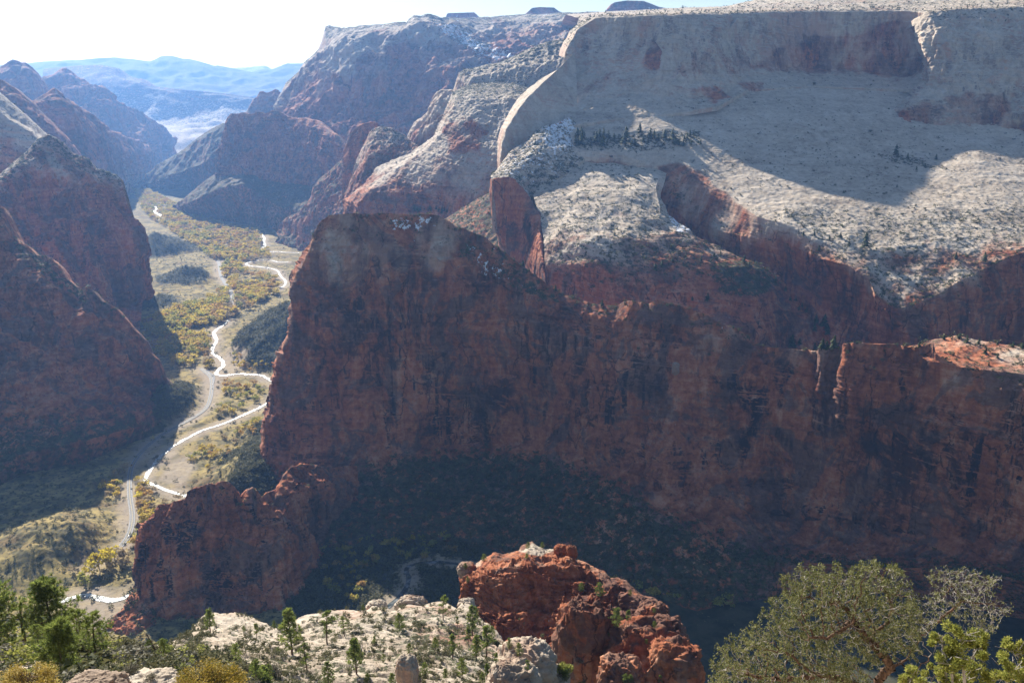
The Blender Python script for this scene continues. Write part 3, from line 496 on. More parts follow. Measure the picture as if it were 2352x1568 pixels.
# ---- the central red wall
A0 = [(716, 545, 1500), (727, 522, 1500), (733, 512, 1500), (740, 505, 1500), (752, 497, 1500), (765, 493, 1500), (800, 490, 1500), (845, 491, 1500), (880, 490, 1500), (930, 493, 1500), (990, 492, 1500), (1005, 496, 1500), (1020, 503, 1500), (1045, 520, 1500), (1062, 524, 1500), (1075, 530, 1500), (1095, 538, 1500), (1110, 542, 1500), (1120, 549, 1500), (1130, 560, 1500), (1145, 570, 1500), (1160, 580, 1500), (1180, 596, 1500), (1200, 610, 1500), (1225, 628, 1500), (1250, 645, 1500), (1275, 665, 1500), (1300, 676, 1500), (1330, 687, 1500), (1360, 697, 1500), (1385, 702, 1500), (1420, 703, 1500), (1432, 694, 1500), (1445, 691, 1490), (1475, 694, 1480), (1490, 698, 1480), (1502, 690, 1475), (1515, 688, 1475), (1530, 694, 1470), (1550, 699, 1460), (1575, 707, 1450), (1600, 713, 1440), (1625, 724, 1430), (1650, 740, 1420), (1675, 750, 1410), (1690, 752, 1410), (1705, 762, 1400), (1720, 772, 1390), (1732, 787, 1380), (1745, 792, 1370), (1780, 798, 1350), (1850, 805, 1300), (1876, 806, 1305), (1882, 801, 1290), (1900, 799, 1288), (1925, 803, 1286), (1932, 800, 1278), (1937, 789, 1266), (1960, 787, 1260), (2000, 789, 1250), (2060, 791, 1238), (2085, 796, 1232), (2110, 799, 1228), (2130, 791, 1222), (2143, 785, 1218), (2149, 812, 1205), (2175, 830, 1198), (2201, 840, 1194), (2235, 848, 1190), (2268, 848, 1184), (2301, 853, 1178), (2351, 857, 1168), (2450, 864, 1150), (2900, 880, 1080)]
AR = [[(1876, 840, 1308), (1883, 840, 1283), (1930, 845, 1280), (1938, 845, 1252), (2110, 860, 1215), (2180, 880, 1188), (2300, 895, 1163), (2450, 905, 1140), (2900, 920, 1060)],
      [(1873, 900, 1305), (1881, 900, 1278), (1925, 900, 1270), (1930, 905, 1243), (2100, 910, 1205), (2250, 930, 1172), (2450, 945, 1130), (2900, 960, 1050)],
      [(1870, 960, 1300), (1915, 965, 1262), (1925, 960, 1238), (2100, 970, 1195), (2250, 985, 1162), (2450, 1010, 1120), (2900, 1030, 1040)],
      [(1900, 1050, 1283), (1960, 1050, 1250), (2100, 1070, 1190), (2300, 1080, 1148), (2450, 1100, 1110), (2900, 1120, 1030)],
      [(1960, 1130, 1255), (2100, 1150, 1183), (2300, 1170, 1138), (2450, 1190, 1100), (2900, 1200, 1020)],
      [(1960, 1210, 1232), (2100, 1225, 1175), (2300, 1240, 1128), (2450, 1260, 1092), (2900, 1280, 1012)],
      [(1950, 1262, 1185), (2100, 1272, 1150), (2300, 1285, 1105), (2450, 1300, 1070), (2900, 1340, 990)],
      [(1850, 1290, 1130), (2000, 1300, 1115), (2200, 1315, 1080), (2450, 1345, 1030), (2900, 1400, 940)],
      [(1900, 1345, 0), (2200, 1390, 0), (2450, 1440, 0), (2900, 1500, 0)]]
def yadj(p):
    if p[2] == 0: return p
    return (p[0], p[1], p[2]-(0 if p[0] < 1870 else 25+70*(p[0]-1870)/580)-85*math.exp(-((p[0]-1520)/270)**2))
A0 = [yadj(p) for p in A0]
def ar(k, rest):
    return [yadj(p) for p in rest+AR[k]]
loft('red_wall', [rj(A0, n=2, a=1.6),
      ar(0, [(706, 580, 1520), (712, 581, 1478), (850, 560, 1470), (1050, 585, 1470), (1200, 670, 1470), (1400, 740, 1470), (1500, 735, 1455), (1650, 780, 1400), (1780, 830, 1340)]),
      ar(1, [(679, 627, 1520), (685, 628, 1475), (760, 635, 1455), (900, 680, 1450), (1050, 690, 1450), (1200, 740, 1450), (1400, 790, 1450), (1500, 800, 1440), (1650, 850, 1380), (1800, 880, 1320)]),
      ar(2, [(673, 768, 1510), (680, 770, 1468), (760, 770, 1440), (900, 790, 1440), (1050, 790, 1450), (1200, 820, 1450), (1350, 850, 1440), (1500, 870, 1425), (1650, 920, 1370), (1800, 950, 1310)]),
      ar(3, [(646, 800, 1500), (652, 803, 1468), (690, 850, 1440), (900, 870, 1435), (1100, 870, 1455), (1250, 880, 1450), (1400, 920, 1430), (1500, 950, 1410), (1650, 1000, 1360), (1800, 1030, 1300)]),
      ar(4, [(617, 870, 1490), (623, 873, 1460), (690, 920, 1425), (900, 930, 1430), (1100, 930, 1465), (1250, 950, 1455), (1400, 990, 1420), (1500, 1020, 1395), (1530, 1030, 1370), (1580, 1030, 1370), (1650, 1060, 1345), (1800, 1110, 1290)]),
      ar(5, [(603, 965, 1480), (609, 968, 1440), (690, 1000, 1410), (780, 1010, 1410), (900, 995, 1425), (1100, 975, 1465), (1250, 985, 1455), (1400, 1040, 1400), (1480, 1090, 1370), (1500, 1120, 1345), (1580, 1130, 1340), (1650, 1150, 1310), (1800, 1190, 1250)]),
      ar(6, [(597, 1045, 1460), (603, 1050, 1420), (690, 1060, 1390), (760, 1078, 1380), (800, 1037, 1400), (930, 1032, 1420), (1130, 1012, 1460), (1250, 1022, 1440), (1350, 1052, 1410), (1460, 1100, 1360), (1500, 1170, 1310), (1600, 1190, 1290), (1800, 1260, 1190)]),
      ar(7, [(600, 1120, 1400), (640, 1130, 1370), (700, 1150, 1330), (780, 1120, 1340), (930, 1070, 1390), (1130, 1055, 1420), (1250, 1070, 1400), (1350, 1110, 1360), (1460, 1170, 1310), (1550, 1230, 1250), (1700, 1290, 1170)]),
      ar(8, [(620, 1230, 0), (750, 1270, 0), (900, 1250, 0), (1080, 1250, 0), (1250, 1290, 0), (1400, 1340, 0), (1600, 1400, 0)])],
     1250, 820, [('f', 15, 120, 3), ('v', 6, 34, 4), ('s', 1.6, 12, 4), ('k', 4, 36, 2.2), ('k', 1.8, 13, 1.3), ('f', 1.3, 9, 4)], ROCK, back=(26, 60), env=.22, skirt=30,
     red=[.75, .8, 1, 1, 1, 1, 1, 1, 1.3, 1.3], veg=[.62, .25, .05, 0, 0, 0, .0, .15, .95, .95], dark=[.5, .9, 1.1, 1.2, 1.25, 1.2, 1.25, 1, 0, 0], snow=[.1, .05, 0, 0, 0, 0, 0, 0, 0, 0], rug=[.5, .8, 1, 1, 1, 1, 1.1, .9, .5, .3],
     polys=[([(730, 520), (760, 496), (1000, 496), (1060, 540), (1050, 600), (900, 640), (740, 660)], 'red', .58, 26), ([(890, 495), (990, 497), (1010, 520), (900, 525)], 'snow', .5, 10), ([(1080, 570), (1170, 610), (1200, 660), (1100, 640)], 'snow', .38, 14),
            ([(1040, 560), (1130, 570), (1230, 650), (1290, 690), (1200, 690), (1080, 620)], 'veg', .75, 12), ([(1550, 800), (1900, 830), (1860, 1100), (1550, 1050)], 'dark', 1.5, 30)],
     label='huge shadowed red sandstone wall filling the centre and right')
# lit cap of the ridge behind the right end of the wall
loft('red_wall', [[yadj(p) for p in r] for r in ([(2090, 797, 1262), (2130, 787, 1275), (2160, 777, 1285), (2200, 771, 1285), (2240, 781, 1275), (2290, 787, 1265), (2352, 797, 1250), (2450, 800, 1230), (2900, 780, 1150)],
                  [(2100, 806, 1230), (2150, 808, 1235), (2200, 815, 1225), (2260, 825, 1215), (2350, 835, 1200), (2450, 840, 1180), (2900, 850, 1100)], [(2130, 830, 1206), (2150, 832, 1200), (2201, 842, 1190), (2268, 850, 1180), (2351, 859, 1164), (2450, 866, 1146), (2900, 884, 1075)])],
     300, 60, [('f', 4, 30, 4), ('f', 1.6, 7, 4)], ROCK, back=(60, 60), env=.8, red=[.6, .65, .9], veg=.4, skirt=40)
loft('red_wall', [rj([(355, 1190, 1115), (360, 1172, 1115), (363, 1160, 1115), (374, 1156, 1115), (387, 1156, 1115), (400, 1152, 1115), (424, 1143, 1120), (428, 1130, 1120), (440, 1122, 1125), (455, 1121, 1125), (470, 1113, 1125), (482, 1110, 1125), (494, 1116, 1130), (505, 1107, 1130), (517, 1103, 1130), (528, 1108, 1130), (537, 1118, 1130), (545, 1132, 1130), (554, 1148, 1130), (557, 1138, 1135), (566, 1126, 1140), (580, 1121, 1140), (588, 1130, 1145), (600, 1140, 1150), (615, 1130, 1165), (634, 1122, 1190), (650, 1095, 1210), (667, 1073, 1235), (700, 1065, 1270), (760, 1075, 1310), (820, 1070, 1360)], n=2, a=1),
      [(328, 1213, 1120), (334, 1214, 1095), (400, 1210, 1092), (500, 1180, 1105), (560, 1200, 1105), (634, 1180, 1140), (700, 1130, 1210), (820, 1130, 1310)],
      [(314, 1250, 1110), (320, 1252, 1082), (400, 1270, 1075), (520, 1270, 1085), (600, 1270, 1085), (664, 1250, 1110), (740, 1200, 1260), (820, 1200, 1340)],
      [(312, 1330, 1095), (318, 1335, 1065), (400, 1350, 1060), (520, 1360, 1065), (640, 1350, 1070), (740, 1300, 1180), (820, 1290, 1290)],
      [(300, 1410, 1080), (330, 1420, 1040), (420, 1440, 1030), (560, 1450, 1030), (700, 1430, 1060), (820, 1400, 1180)], [(300, 1500, 1040), (420, 1520, 1000), (560, 1530, 1000), (820, 1480, 1150)]],
     480, 420, [('f', 7, 60, 3), ('v', 7, 24, 4), ('k', 2.6, 16, 1.4), ('k', 1.2, 6, .7), ('f', 1., 6, 4)], ROCK, back=(26, 60), env=.35, red=1, veg=[.25, .05, 0, 0, .2, .5], dark=1.6, label='dark red fin at lower left ending beside the river')
loft('red_wall', [rj([(236, 1470, 1015), (243, 1442, 1015), (252, 1430, 1020), (260, 1419, 1030), (273, 1406, 1035), (287, 1395, 1045), (290, 1380, 1055), (296, 1364, 1065), (313, 1354, 1070), (330, 1352, 1075), (350, 1380, 1060)], n=2, a=1), [(240, 1490, 990), (300, 1450, 1000), (360, 1450, 1015)], [(235, 1560, 960), (360, 1560, 960)]],
     130, 140, [('f', 7, 26, 4), ('v', 4, 14, 3), ('f', 1.5, 5, 4)], ROCK, back=(20, 40), env=.6, red=1, veg=.45, dark=.6, label='knobbly red foot of the lower left fin')

def rib(name, line, dY, wl, wr, rise, **k):
    rows = [[(u-wl, v, Y+4), (u, v, Y-rise), (u+wr*.5, v, Y-rise*.55), (u+wr, v, Y+4)] for u, v, Y in line]
    loft(name, rows, 40, 90, [('f', 2.5, 26, 3), ('f', 1., 8, 3)], ROCK, back=(10, 5), skirt=2, env=.4, **k)
rib('cliff', [(1694, 42, 2690), (1680, 60, 2665), (1665, 82, 2640), (1655, 108, 2630)], 0, 14, 26, 26, red=0, dark=.2)
rib('cliff', [(1522, 40, 2590), (1516, 70, 2570), (1510, 95, 2555), (1522, 120, 2535), (1520, 160, 2500)], 0, 7, 50, 22, red=.05, dark=.2)
rib('cliff', [(1352, 200, 2575), (1332, 215, 2530), (1322, 240, 2470), (1314, 262, 2430)], 0, 10, 60, 16, red=0, dark=.1)
# ---- river, road and their distance fields on the canyon floor
RIV = dict(
 far=([(352, 474), (362, 480), (352, 486), (364, 492), (372, 497), (360, 500), (366, 505)], 11),
 upper=([(597, 535), (608, 545), (605, 556), (610, 565), (602, 572), (606, 578)], 11),
 bank=([(606, 578), (640, 578), (662, 580), (688, 581)], 9),
 loop=([(662, 602), (640, 603), (620, 597), (600, 597), (580, 600), (562, 606), (572, 611), (600, 613), (625, 617), (640, 622), (643, 633), (656, 644), (657, 653), (645, 662), (620, 672)], 8),
 pond=([(395, 632), (404, 630), (414, 631)], 15),
 main=([(525, 735), (512, 748), (495, 758), (490, 768), (500, 782), (487, 800), (488, 812), (505, 822), (516, 834), (508, 846), (494, 855), (500, 862), (520, 863), (545, 858), (575, 860), (600, 861), (620, 872), (645, 890)], 8.5),
 mid=([(640, 905), (606, 932), (575, 946), (540, 962), (500, 978), (470, 986), (440, 1000), (405, 1020), (380, 1038), (362, 1055), (350, 1072), (336, 1092), (334, 1104), (350, 1112), (375, 1124), (400, 1132), (425, 1138), (460, 1150)], 7.5),
 low=([(340, 1340), (312, 1358), (285, 1374), (255, 1380), (225, 1374), (200, 1366), (180, 1368), (160, 1375), (120, 1385)], 10),
 bend=([(1250, 1350), (1150, 1318), (1080, 1298), (1010, 1290), (965, 1292), (930, 1303), (940, 1330), (930, 1360), (890, 1395), (850, 1420)], 7))
ROAD = dict(
 a=([(462, 846), (472, 856), (482, 862), (487, 875), (486, 900), (481, 925), (470, 942), (450, 956), (420, 973), (380, 993), (345, 1018), (318, 1045), (303, 1070), (298, 1090), (297, 1120), (299, 1150), (304, 1175), (304, 1200), (298, 1225), (285, 1247), (262, 1268), (235, 1285), (200, 1310)], 9),
 b=([(500, 598), (504, 610), (505, 625), (508, 638), (518, 652), (530, 668), (534, 680), (532, 692), (528, 705)], 12),
 c=([(340, 800), (350, 790), (356, 782)], 9))
def dense(pts, step=4.0):
    P = np.array([WF(u, v) for u, v in pts]); 
    for _ in range(3):     # corner cutting
        Q = np.empty((2*len(P)-2, 3)); Q[0::2] = .75*P[:-1]+.25*P[1:]; Q[1::2] = .25*P[:-1]+.75*P[1:]
        P = np.concatenate([P[:1], Q, P[-1:]])
    d = np.concatenate([[0], np.cumsum(np.linalg.norm(np.diff(P, axis=0), axis=1))])
    t = np.linspace(0, d[-1], max(4, int(d[-1]/step)))
    return np.stack([np.interp(t, d, P[:, k]) for k in range(3)], 1)
rivs = {k: (dense(p), w) for k, (p, w) in RIV.items()}
roads = {k: (dense(p), w) for k, (p, w) in ROAD.items()}
def cleardist(x, y):
    d = np.full(x.shape, 1e4)
    for P, w in list(rivs.values())+list(roads.values()):
        for i in range(0, len(P), 3):
            x0, y0 = P[i, 0], P[i, 1]
            near = (np.abs(x-x0) < 110) & (np.abs(y-y0) < 110)
            if near.any(): d[near] = np.minimum(d[near], np.hypot(x[near]-x0, y[near]-y0)-w/2)
    return d
HILLS = [(735, 775, 250, 380, 155), (750, 640, 150, 300, 95), (360, 575, 200, 220, 80), (430, 640, 150, 150, 48), (350, 700, 120, 160, 30), (380, 940, 150, 190, 55), (610, 1110, 135, 260, 75), (140, 1250, 170, 130, 42), (90, 1290, 120, 90, 30), (515, 905, 20, 60, 9),
         (640, 990, 90, 120, 30)]
def ground_z(x, y, cd=None):
    P = np.stack([x, y, 0*x], -1)
    z = floor_z(y); h = np.zeros(x.shape)
    wob = 1+.35*fbm(P, 90, 90, 90, 3, 21)
    for (u, v, rx, ry, hh) in HILLS:
        c = WF(u, v); d = np.hypot((x-c[0])/rx, (y-c[1])/ry)*wob
        h = np.maximum(h, hh*np.clip(1-d, 0, 1)**1.15)
    if cd is None: cd = cleardist(x, y)
    far = sstep(7500, 10000, y)
    hn = h*sstep(6, 70, cd)+ (2.2*fbm(P, 60, 60, 60, 3, 22)+.8*fbm(P, 14, 14, 14, 3, 23))*sstep(3, 25, cd)*(1+.1*h)
    hn = hn+far*(60+110*fbm(P, 900, 900, 900, 5, 24, True))*sstep(.1, .5, fbm(P, 2500, 1800, 900, 2, 25)+.25)
    bank = -1.6*(1-sstep(0, 6, cd))
    return z+hn+0*bank, hn
vv = np.concatenate([np.array([4500, 3200, 2400]), np.linspace(1900, 1420, 60), np.linspace(1415, 480, 520), np.linspace(478, 260, 120), np.array([245, 235])])
uu = np.concatenate([np.linspace(-4000, -120, 40), np.linspace(-110, 860, 620), np.linspace(866, 1500, 150), np.linspace(1530, 6000, 60)])
U, Vv = np.meshgrid(uu, vv)
Yf = np.array([Yfloor(0, v) for v in vv]); YY = np.repeat(Yf[:, None], len(uu), 1)
G0 = W(U, Vv, YY); X0, Y0 = G0[..., 0], G0[..., 1]
X0 = np.concatenate([np.linspace(-29000, 29000, len(uu))[None], X0, np.linspace(-29000, 29000, len(uu))[None]]); Y0 = np.concatenate([np.full((1, len(uu)), -6000.), Y0, np.full((1, len(uu)), 33000.)])
cd = cleardist(X0, Y0); Z0, HN = ground_z(X0, Y0, cd)
G0 = np.stack([X0, Y0, Z0], -1)
pu, pv, pw = proj(G0)
nz_ = fbm(G0, 220, 220, 220, 3, 30)
veg = .22+.8*sstep(5, 16, HN)+.3*nz_
veg = np.maximum(veg, .85*(sstep(0, .3, nz_))*sstep(4500, 6500, Y0))
bar = np.clip((1-sstep(0, 32, cd+18*fbm(G0, 50, 50, 50, 3, 31)))*1., 0, 1)
for poly in ([(495, 862), (520, 800), (545, 790), (575, 800), (560, 850), (520, 862)], [(360, 1105), (385, 1060), (440, 1040), (450, 1075), (420, 1120)], [(860, 1400), (880, 1350), (930, 1320), (970, 1310), (960, 1350), (900, 1400)], [(985, 1370), (1005, 1320), (1060, 1300), (1080, 1310), (1060, 1340)], [(180, 1385), (300, 1375), (260, 1450), (150, 1440)]):
    bar = np.maximum(bar, (.12 if poly[0][0] > 700 else .9)*polymask(pu, pv, poly, 10)); 
veg = np.maximum(veg, .9*(pu > 660)*(pv > 1150)*(Y0 < 1500)); veg *= 1-.9*bar; veg = np.where((X0 < -480) & (Y0 < 1500), np.minimum(veg, .22), veg)  # bend floor brush, thickened so the colour also deepens the shade there
me = mkmesh('canyon_floor', G0.reshape(-1, 3), [gridfaces(*X0.shape)], [GROUND], True, None, dict(veg=veg.ravel(), bar=bar.ravel()))
link('canyon_floor', me, kind='structure'); splat(G0[1:-1]); PATCH['canyon_floor'] = [(G0, gridnormals(G0), dict(veg=veg))]
GH, GCD = HN, cd
def ribbon(name, P, w, mat, dz, jit=0., seed=0, kind='structure', off=0., parent=None):
    T = np.gradient(P, axis=0)[:, :2]; T /= np.linalg.norm(T, axis=1)[:, None]
    N2 = np.stack([-T[:, 1], T[:, 0]], 1)
    wl = w/2*(1+jit*fbm(P, 26, 26, 26, 3, 40+seed)); wr = w/2*(1+jit*fbm(P, 26, 26, 26, 3, 50+seed))
    rows = []
    for s in (-1, -.5, 0, .5, 1):
        ww = np.where(s < 0, wl, wr)
        xy = P[:, :2]+N2*(s*ww+off)[:, None]
        rows.append(np.concatenate([xy, (floor_z(xy[:, 1])+dz)[:, None]], 1))
    Gm = np.array(rows)
    me = mkmesh(name, Gm.reshape(-1, 3), [gridfaces(5, len(P))], [mat], True)
    return link(name, me, kind=kind, parent=parent)
s = NT('river_water'); w1 = s.noise((.16, .16, .16), 5, .7); w2 = s.noise((.7, .7, .7), 3, .6, (3, 3, 3))
c = s.mix(s.step(w1, .46, .58), (.06, .085, .08), (.66, .68, .66))  # white-water patches, whitened to stand in for sun glare too
WATER = s.out(c, .30, s.math('ADD', w1, w2), 1.5, .7, .9)
s = NT('river_shade'); WATERD = s.out(s.ramp(s.noise((.1, .1, .1), 5, .7), [(.45, (.03, .045, .045)), (.68, (.35, .36, .35))]), .2, None, spec=.5)  # darker water for the bend, its shade put into the colour
s = NT('asphalt'); ASPH = s.out(s.ramp(s.noise((.3, .3, .3), 4), [(.3, (.13, .13, .13)), (.7, (.21, .205, .20))]), .75)
s = NT('road_paint_yellow'); PAINT = s.out((.62, .45, .10), .7)
s = NT('road_paint_white'); PAINTW = s.out((.75, .75, .72), .7)
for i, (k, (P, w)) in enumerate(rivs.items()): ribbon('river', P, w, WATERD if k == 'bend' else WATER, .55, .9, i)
for k, (P, w) in roads.items():
    ribbon('road', P, w, ASPH, .75)
    if k == 'a':
        ribbon('road_marking', P, .35, PAINT, .80); ribbon('road_marking', P, .2, PAINTW, .80, off=-3.6); ribbon('road_marking', P, .2, PAINTW, .80, off=3.6)
# paved pull-out beside the bend of the road
pc = [WF(u, v) for u, v in [(475, 850), (484, 856), (494, 862), (494, 872), (489, 890), (484, 890), (482, 870), (470, 856), (464, 848)]]
me = mkmesh('road', np.array([p+np.array([0, 0, .70]) for p in pc]), [np.array([list(range(9))])], [ASPH], False); link('road', me, kind='structure')
# ---- foreground rocks
NR = dict(mat=ROCKN, k=4.)
loft('red_wall', [rj([(1055, 1330, 462), (1058, 1306, 460), (1070, 1304, 460), (1084, 1305, 460), (1094, 1295, 462), (1105, 1288, 464), (1118, 1282, 465), (1134, 1269, 465), (1154, 1272, 465), (1175, 1268, 465), (1194, 1266, 465), (1200, 1255, 468), (1221, 1247, 470), (1235, 1254, 470), (1251, 1262, 468), (1275, 1262, 466), (1285, 1257, 464), (1298, 1258, 462), (1303, 1266, 460), (1314, 1268, 460), (1320, 1285, 460), (1335, 1287, 460), (1351, 1292, 458), (1365, 1305, 456), (1388, 1312, 454), (1398, 1328, 452), (1420, 1330, 450), (1438, 1336, 448), (1451, 1349, 446), (1465, 1360, 445), (1481, 1369, 444), (1508, 1376, 442), (1515, 1385, 440), (1519, 1397, 438), (1530, 1407, 436), (1540, 1417, 434), (1550, 1430, 430), (1568, 1445, 424), (1578, 1462, 420), (1592, 1490, 412), (1603, 1520, 405), (1612, 1570, 395)], n=1, a=.7),
      [(1060, 1345, 440), (1075, 1335, 436), (1130, 1310, 438), (1200, 1300, 440), (1260, 1300, 440), (1330, 1320, 436), (1400, 1360, 428), (1460, 1390, 422), (1510, 1420, 416), (1550, 1460, 408), (1590, 1520, 396), (1612, 1600, 380)],
      [(1060, 1373, 438), (1090, 1374, 430), (1150, 1370, 424), (1250, 1375, 426), (1330, 1400, 420), (1400, 1430, 412), (1460, 1460, 404), (1540, 1510, 392), (1600, 1620, 370)],
      [(1075, 1400, 430), (1120, 1420, 418), (1170, 1425, 412), (1250, 1440, 410), (1330, 1460, 405), (1400, 1490, 396), (1460, 1520, 388), (1600, 1660, 355)],
      [(1090, 1450, 415), (1150, 1475, 402), (1230, 1500, 396), (1330, 1530, 388), (1600, 1700, 345)], [(1100, 1520, 400), (1230, 1580, 385), (1330, 1620, 375), (1600, 1760, 335)]],
     620, 420, [('f', 4.5, 28, 3), ('v', 2.2, 11, 3), ('k', 1.7, 9, .5), ('k', .8, 3.6, .35), ('b', 1.2, 1.6, 4), ('s', .9, 2.4, 3), ('f', .5, 3, 4)], back=(12, 26), env=.3, red=[.75, .9, 1, 1, 1, 1], veg=[.3, .1, .05, .05, .1, .1], dark=[.2, .5, .6, .6, .6, .5], skirt=60, polys=[([(1194, 1266), (1221, 1247), (1275, 1262), (1240, 1275)], 'red', .1, 4), ([(1055, 1300), (1110, 1290), (1110, 1310), (1060, 1330)], 'red', .55, 4)], label='sunlit rounded red rock fin in the lower middle', **NR)
WS = [(380, 1490, 225), (394, 1476, 240), (412, 1462, 250), (430, 1453, 262), (443, 1437, 272), (457, 1426, 282), (466, 1415, 290), (478, 1409, 296), (500, 1406, 300), (530, 1405, 304), (552, 1408, 304), (574, 1416, 302), (590, 1424, 300), (604, 1433, 296), (627, 1446, 290), (650, 1442, 290), (668, 1428, 298), (684, 1419, 303), (708, 1412, 308), (734, 1408, 312), (760, 1403, 318), (784, 1400, 322), (800, 1399, 322), (818, 1402, 320), (836, 1401, 320), (848, 1397, 322), (856, 1387, 326), (866, 1384, 328), (884, 1390, 326), (896, 1404, 322), (911, 1402, 322), (919, 1388, 328), (930, 1379, 334), (948, 1379, 334), (963, 1382, 332), (973, 1386, 330), (985, 1385, 330), (1004, 1381, 332), (1024, 1383, 332), (1040, 1391, 328), (1050, 1398, 325), (1059, 1386, 328), (1070, 1380, 332), (1086, 1386, 330), (1096, 1410, 322), (1110, 1432, 314), (1138, 1450, 308), (1160, 1475, 298), (1181, 1502, 288), (1210, 1530, 276), (1240, 1560, 264), (1300, 1620, 240)]
loft('slickrock', [rj(WS, n=1, a=.5), [(380, 1502, 208), (480, 1450, 262), (560, 1455, 266), (640, 1470, 268), (740, 1445, 284), (860, 1430, 294), (960, 1430, 296), (1060, 1435, 296), (1130, 1475, 286), (1240, 1590, 246), (1300, 1650, 225)],
      [(380, 1518, 190), (480, 1495, 222), (600, 1500, 228), (740, 1490, 242), (880, 1480, 256), (1000, 1490, 256), (1100, 1510, 254), (1200, 1580, 235), (1300, 1680, 215)],
      [(380, 1545, 165), (480, 1535, 190), (620, 1540, 198), (760, 1545, 204), (900, 1545, 212), (1040, 1560, 212), (1200, 1620, 205), (1300, 1720, 195)], [(380, 1600, 140), (700, 1610, 165), (1000, 1620, 175), (1300, 1780, 165)]],
     700, 330, [('f', 3.4, 30, 3), ('b', .9, 1.4, 4), ('k', .5, 6, .25), ('f', .9, 9, 4), ('s', .6, 1.6, 3), ('f', .2, 2, 3)], back=(10, 30), env=.5, red=[.22, .14, .06, .0, .0], veg=[.25, .55, .5, .5, .5], dark=0, skirt=40,
     polys=[([(905, 1380), (990, 1380), (1070, 1395), (1180, 1500), (1120, 1530), (960, 1470)], 'red', .38, 14), ([(880, 1420), (1000, 1410), (1100, 1440), (1160, 1500), (1060, 1560), (960, 1500)], 'veg', .72, 16)], label='bright cream slickrock slope dotted with pines in the foreground', **NR)
NEARZ = []
def near_patch(name, rows, nu, nv, disp, **k):
    P = [[(x, y, z) for x, y, z in r] for r in rows]
    return P
loft('slickrock', [rj([(-200, 1478, 140), (-60, 1480, 136), (0, 1480, 134), (60, 1478, 134), (100, 1470, 136), (150, 1466, 138), (185, 1474, 136), (240, 1476, 136), (300, 1478, 142), (350, 1484, 150), (400, 1487, 160), (440, 1490, 170), (500, 1500, 172), (560, 1520, 165)], n=3, a=.6),
      [(-200, 1500, 110), (-60, 1500, 112), (60, 1500, 112), (180, 1505, 112), (300, 1510, 118), (400, 1512, 130), (560, 1535, 140)],
      [(-200, 1545, 78), (0, 1545, 78), (180, 1545, 78), (400, 1548, 88), (560, 1565, 100)], [(-200, 1590, 58), (400, 1600, 62), (560, 1620, 75)],
      [(-200, 1700, 40), (400, 1720, 40), (560, 1740, 50)]],
     420, 260, [('f', 2., 18, 3), ('b', .5, 1., 4), ('s', .35, 1.2, 3), ('f', .4, 3, 4)], back=(8, 25), env=.7, red=[-.1, -.1, -.05, .1, .2], veg=[.5, .42, .4, .4, .4], dark=0, skirt=6, label='near cream rock ledge at the lower left', **NR)
# the rim the viewer stands on, below and behind the frame
xs = np.linspace(-70, 90, 170); ys = np.linspace(-40, 62, 120); XX, YY2 = np.meshgrid(xs, ys[::-1])
dr = np.interp(YY2, [-40, 1.2, 4, 12, 30, 62], [2.0, 2.2, 5.5, 15.5, 31, 55])
Gn = np.stack([XX, YY2, CZ-dr], -1); Gn[..., 2] += 1.2*fbm(Gn, 9, 9, 9, 4, 60)*sstep(1, 14, YY2)
me = mkmesh('rim_ledge', Gn.reshape(-1, 3), [gridfaces(*XX.shape)], [ROCKN], True, None, dict(red=np.full(XX.size, .2), veg=np.full(XX.size, .4), snow=np.zeros(XX.size), dark=np.zeros(XX.size)))
link('rim_ledge', me, kind='structure')
# ---- separate rocks
def boulder(name, c, r, label, red=1., seed=0, n=60, group=None, mat=ROCKN, amp=.28, lay=.08):
    a = np.linspace(0, math.pi*2, n*2, endpoint=False); b = np.linspace(.02, math.pi-.02, n)
    A_, B_ = np.meshgrid(a, b)
    D = np.stack([np.cos(A_)*np.sin(B_), np.sin(A_)*np.sin(B_), np.cos(B_)], -1)
    Dn = np.sign(D)*np.abs(D)**.8
    rad = 1+amp*fbm(D*1.0+seed, .55, .55, .7, 4, seed)+.5*amp*fbm(D+seed, .3, .3, .4, 3, seed+1, True)
    P = Dn*rad[..., None]
    P = P+D*(lay*fbm(P+seed, 2.5, 2.5, .11, 3, seed+2))[..., None]+D*(.035*fbm(P+seed, .09, .09, .09, 3, seed+4))[..., None]
    L_ = .42; wq = .25*fbm(P+seed, .8, .8, .8, 2, seed+7)
    hv = _p[(np.floor((P[..., 0]+wq+9)/L_).astype(int)+_p[(np.floor((P[..., 1]-wq+9)/L_).astype(int)+_p[np.floor((P[..., 2]+.15*P[..., 0]+wq+9)/(L_*.7)).astype(int) & 255]) & 255]) & 255]/127.5-1
    P = P+D*(.055*hv)[..., None]
    P = P*np.array(r)
    nv, nu = A_.shape; i = np.arange(nv*nu).reshape(nv, nu)
    q = np.stack([i[:-1].ravel(), i[1:].ravel(), np.roll(i, -1, 1)[1:].ravel(), np.roll(i, -1, 1)[:-1].ravel()], 1)
    me = mkmesh(name, P.reshape(-1, 3), [q], [mat], True, None, dict(red=np.full(nv*nu, red), veg=np.full(nv*nu, .12), snow=np.zeros(nv*nu), dark=np.full(nv*nu, .3)))
    return link(name, me, loc=c, label=label, cat='rock', group=group)
def bat(u, v, Y, r, label, **k):   # v is where its middle sits
    return boulder('boulder', W(u, v, Y), r, label, **k)
bat(1345, 1490, 352, (13, 11, 23), 'tall red boulder, leftmost of the cluster right of the red fin', seed=1)
bat(1395, 1470, 362, (10, 9, 15), 'red boulder leaning behind the tall leftmost one', seed=2)
bat(1480, 1520, 340, (16, 12, 17), 'large square topped red boulder in the middle of the cluster', seed=3)
bat(1440, 1475, 362, (9, 8, 13), 'small ribbed red boulder above the square topped one', seed=4)
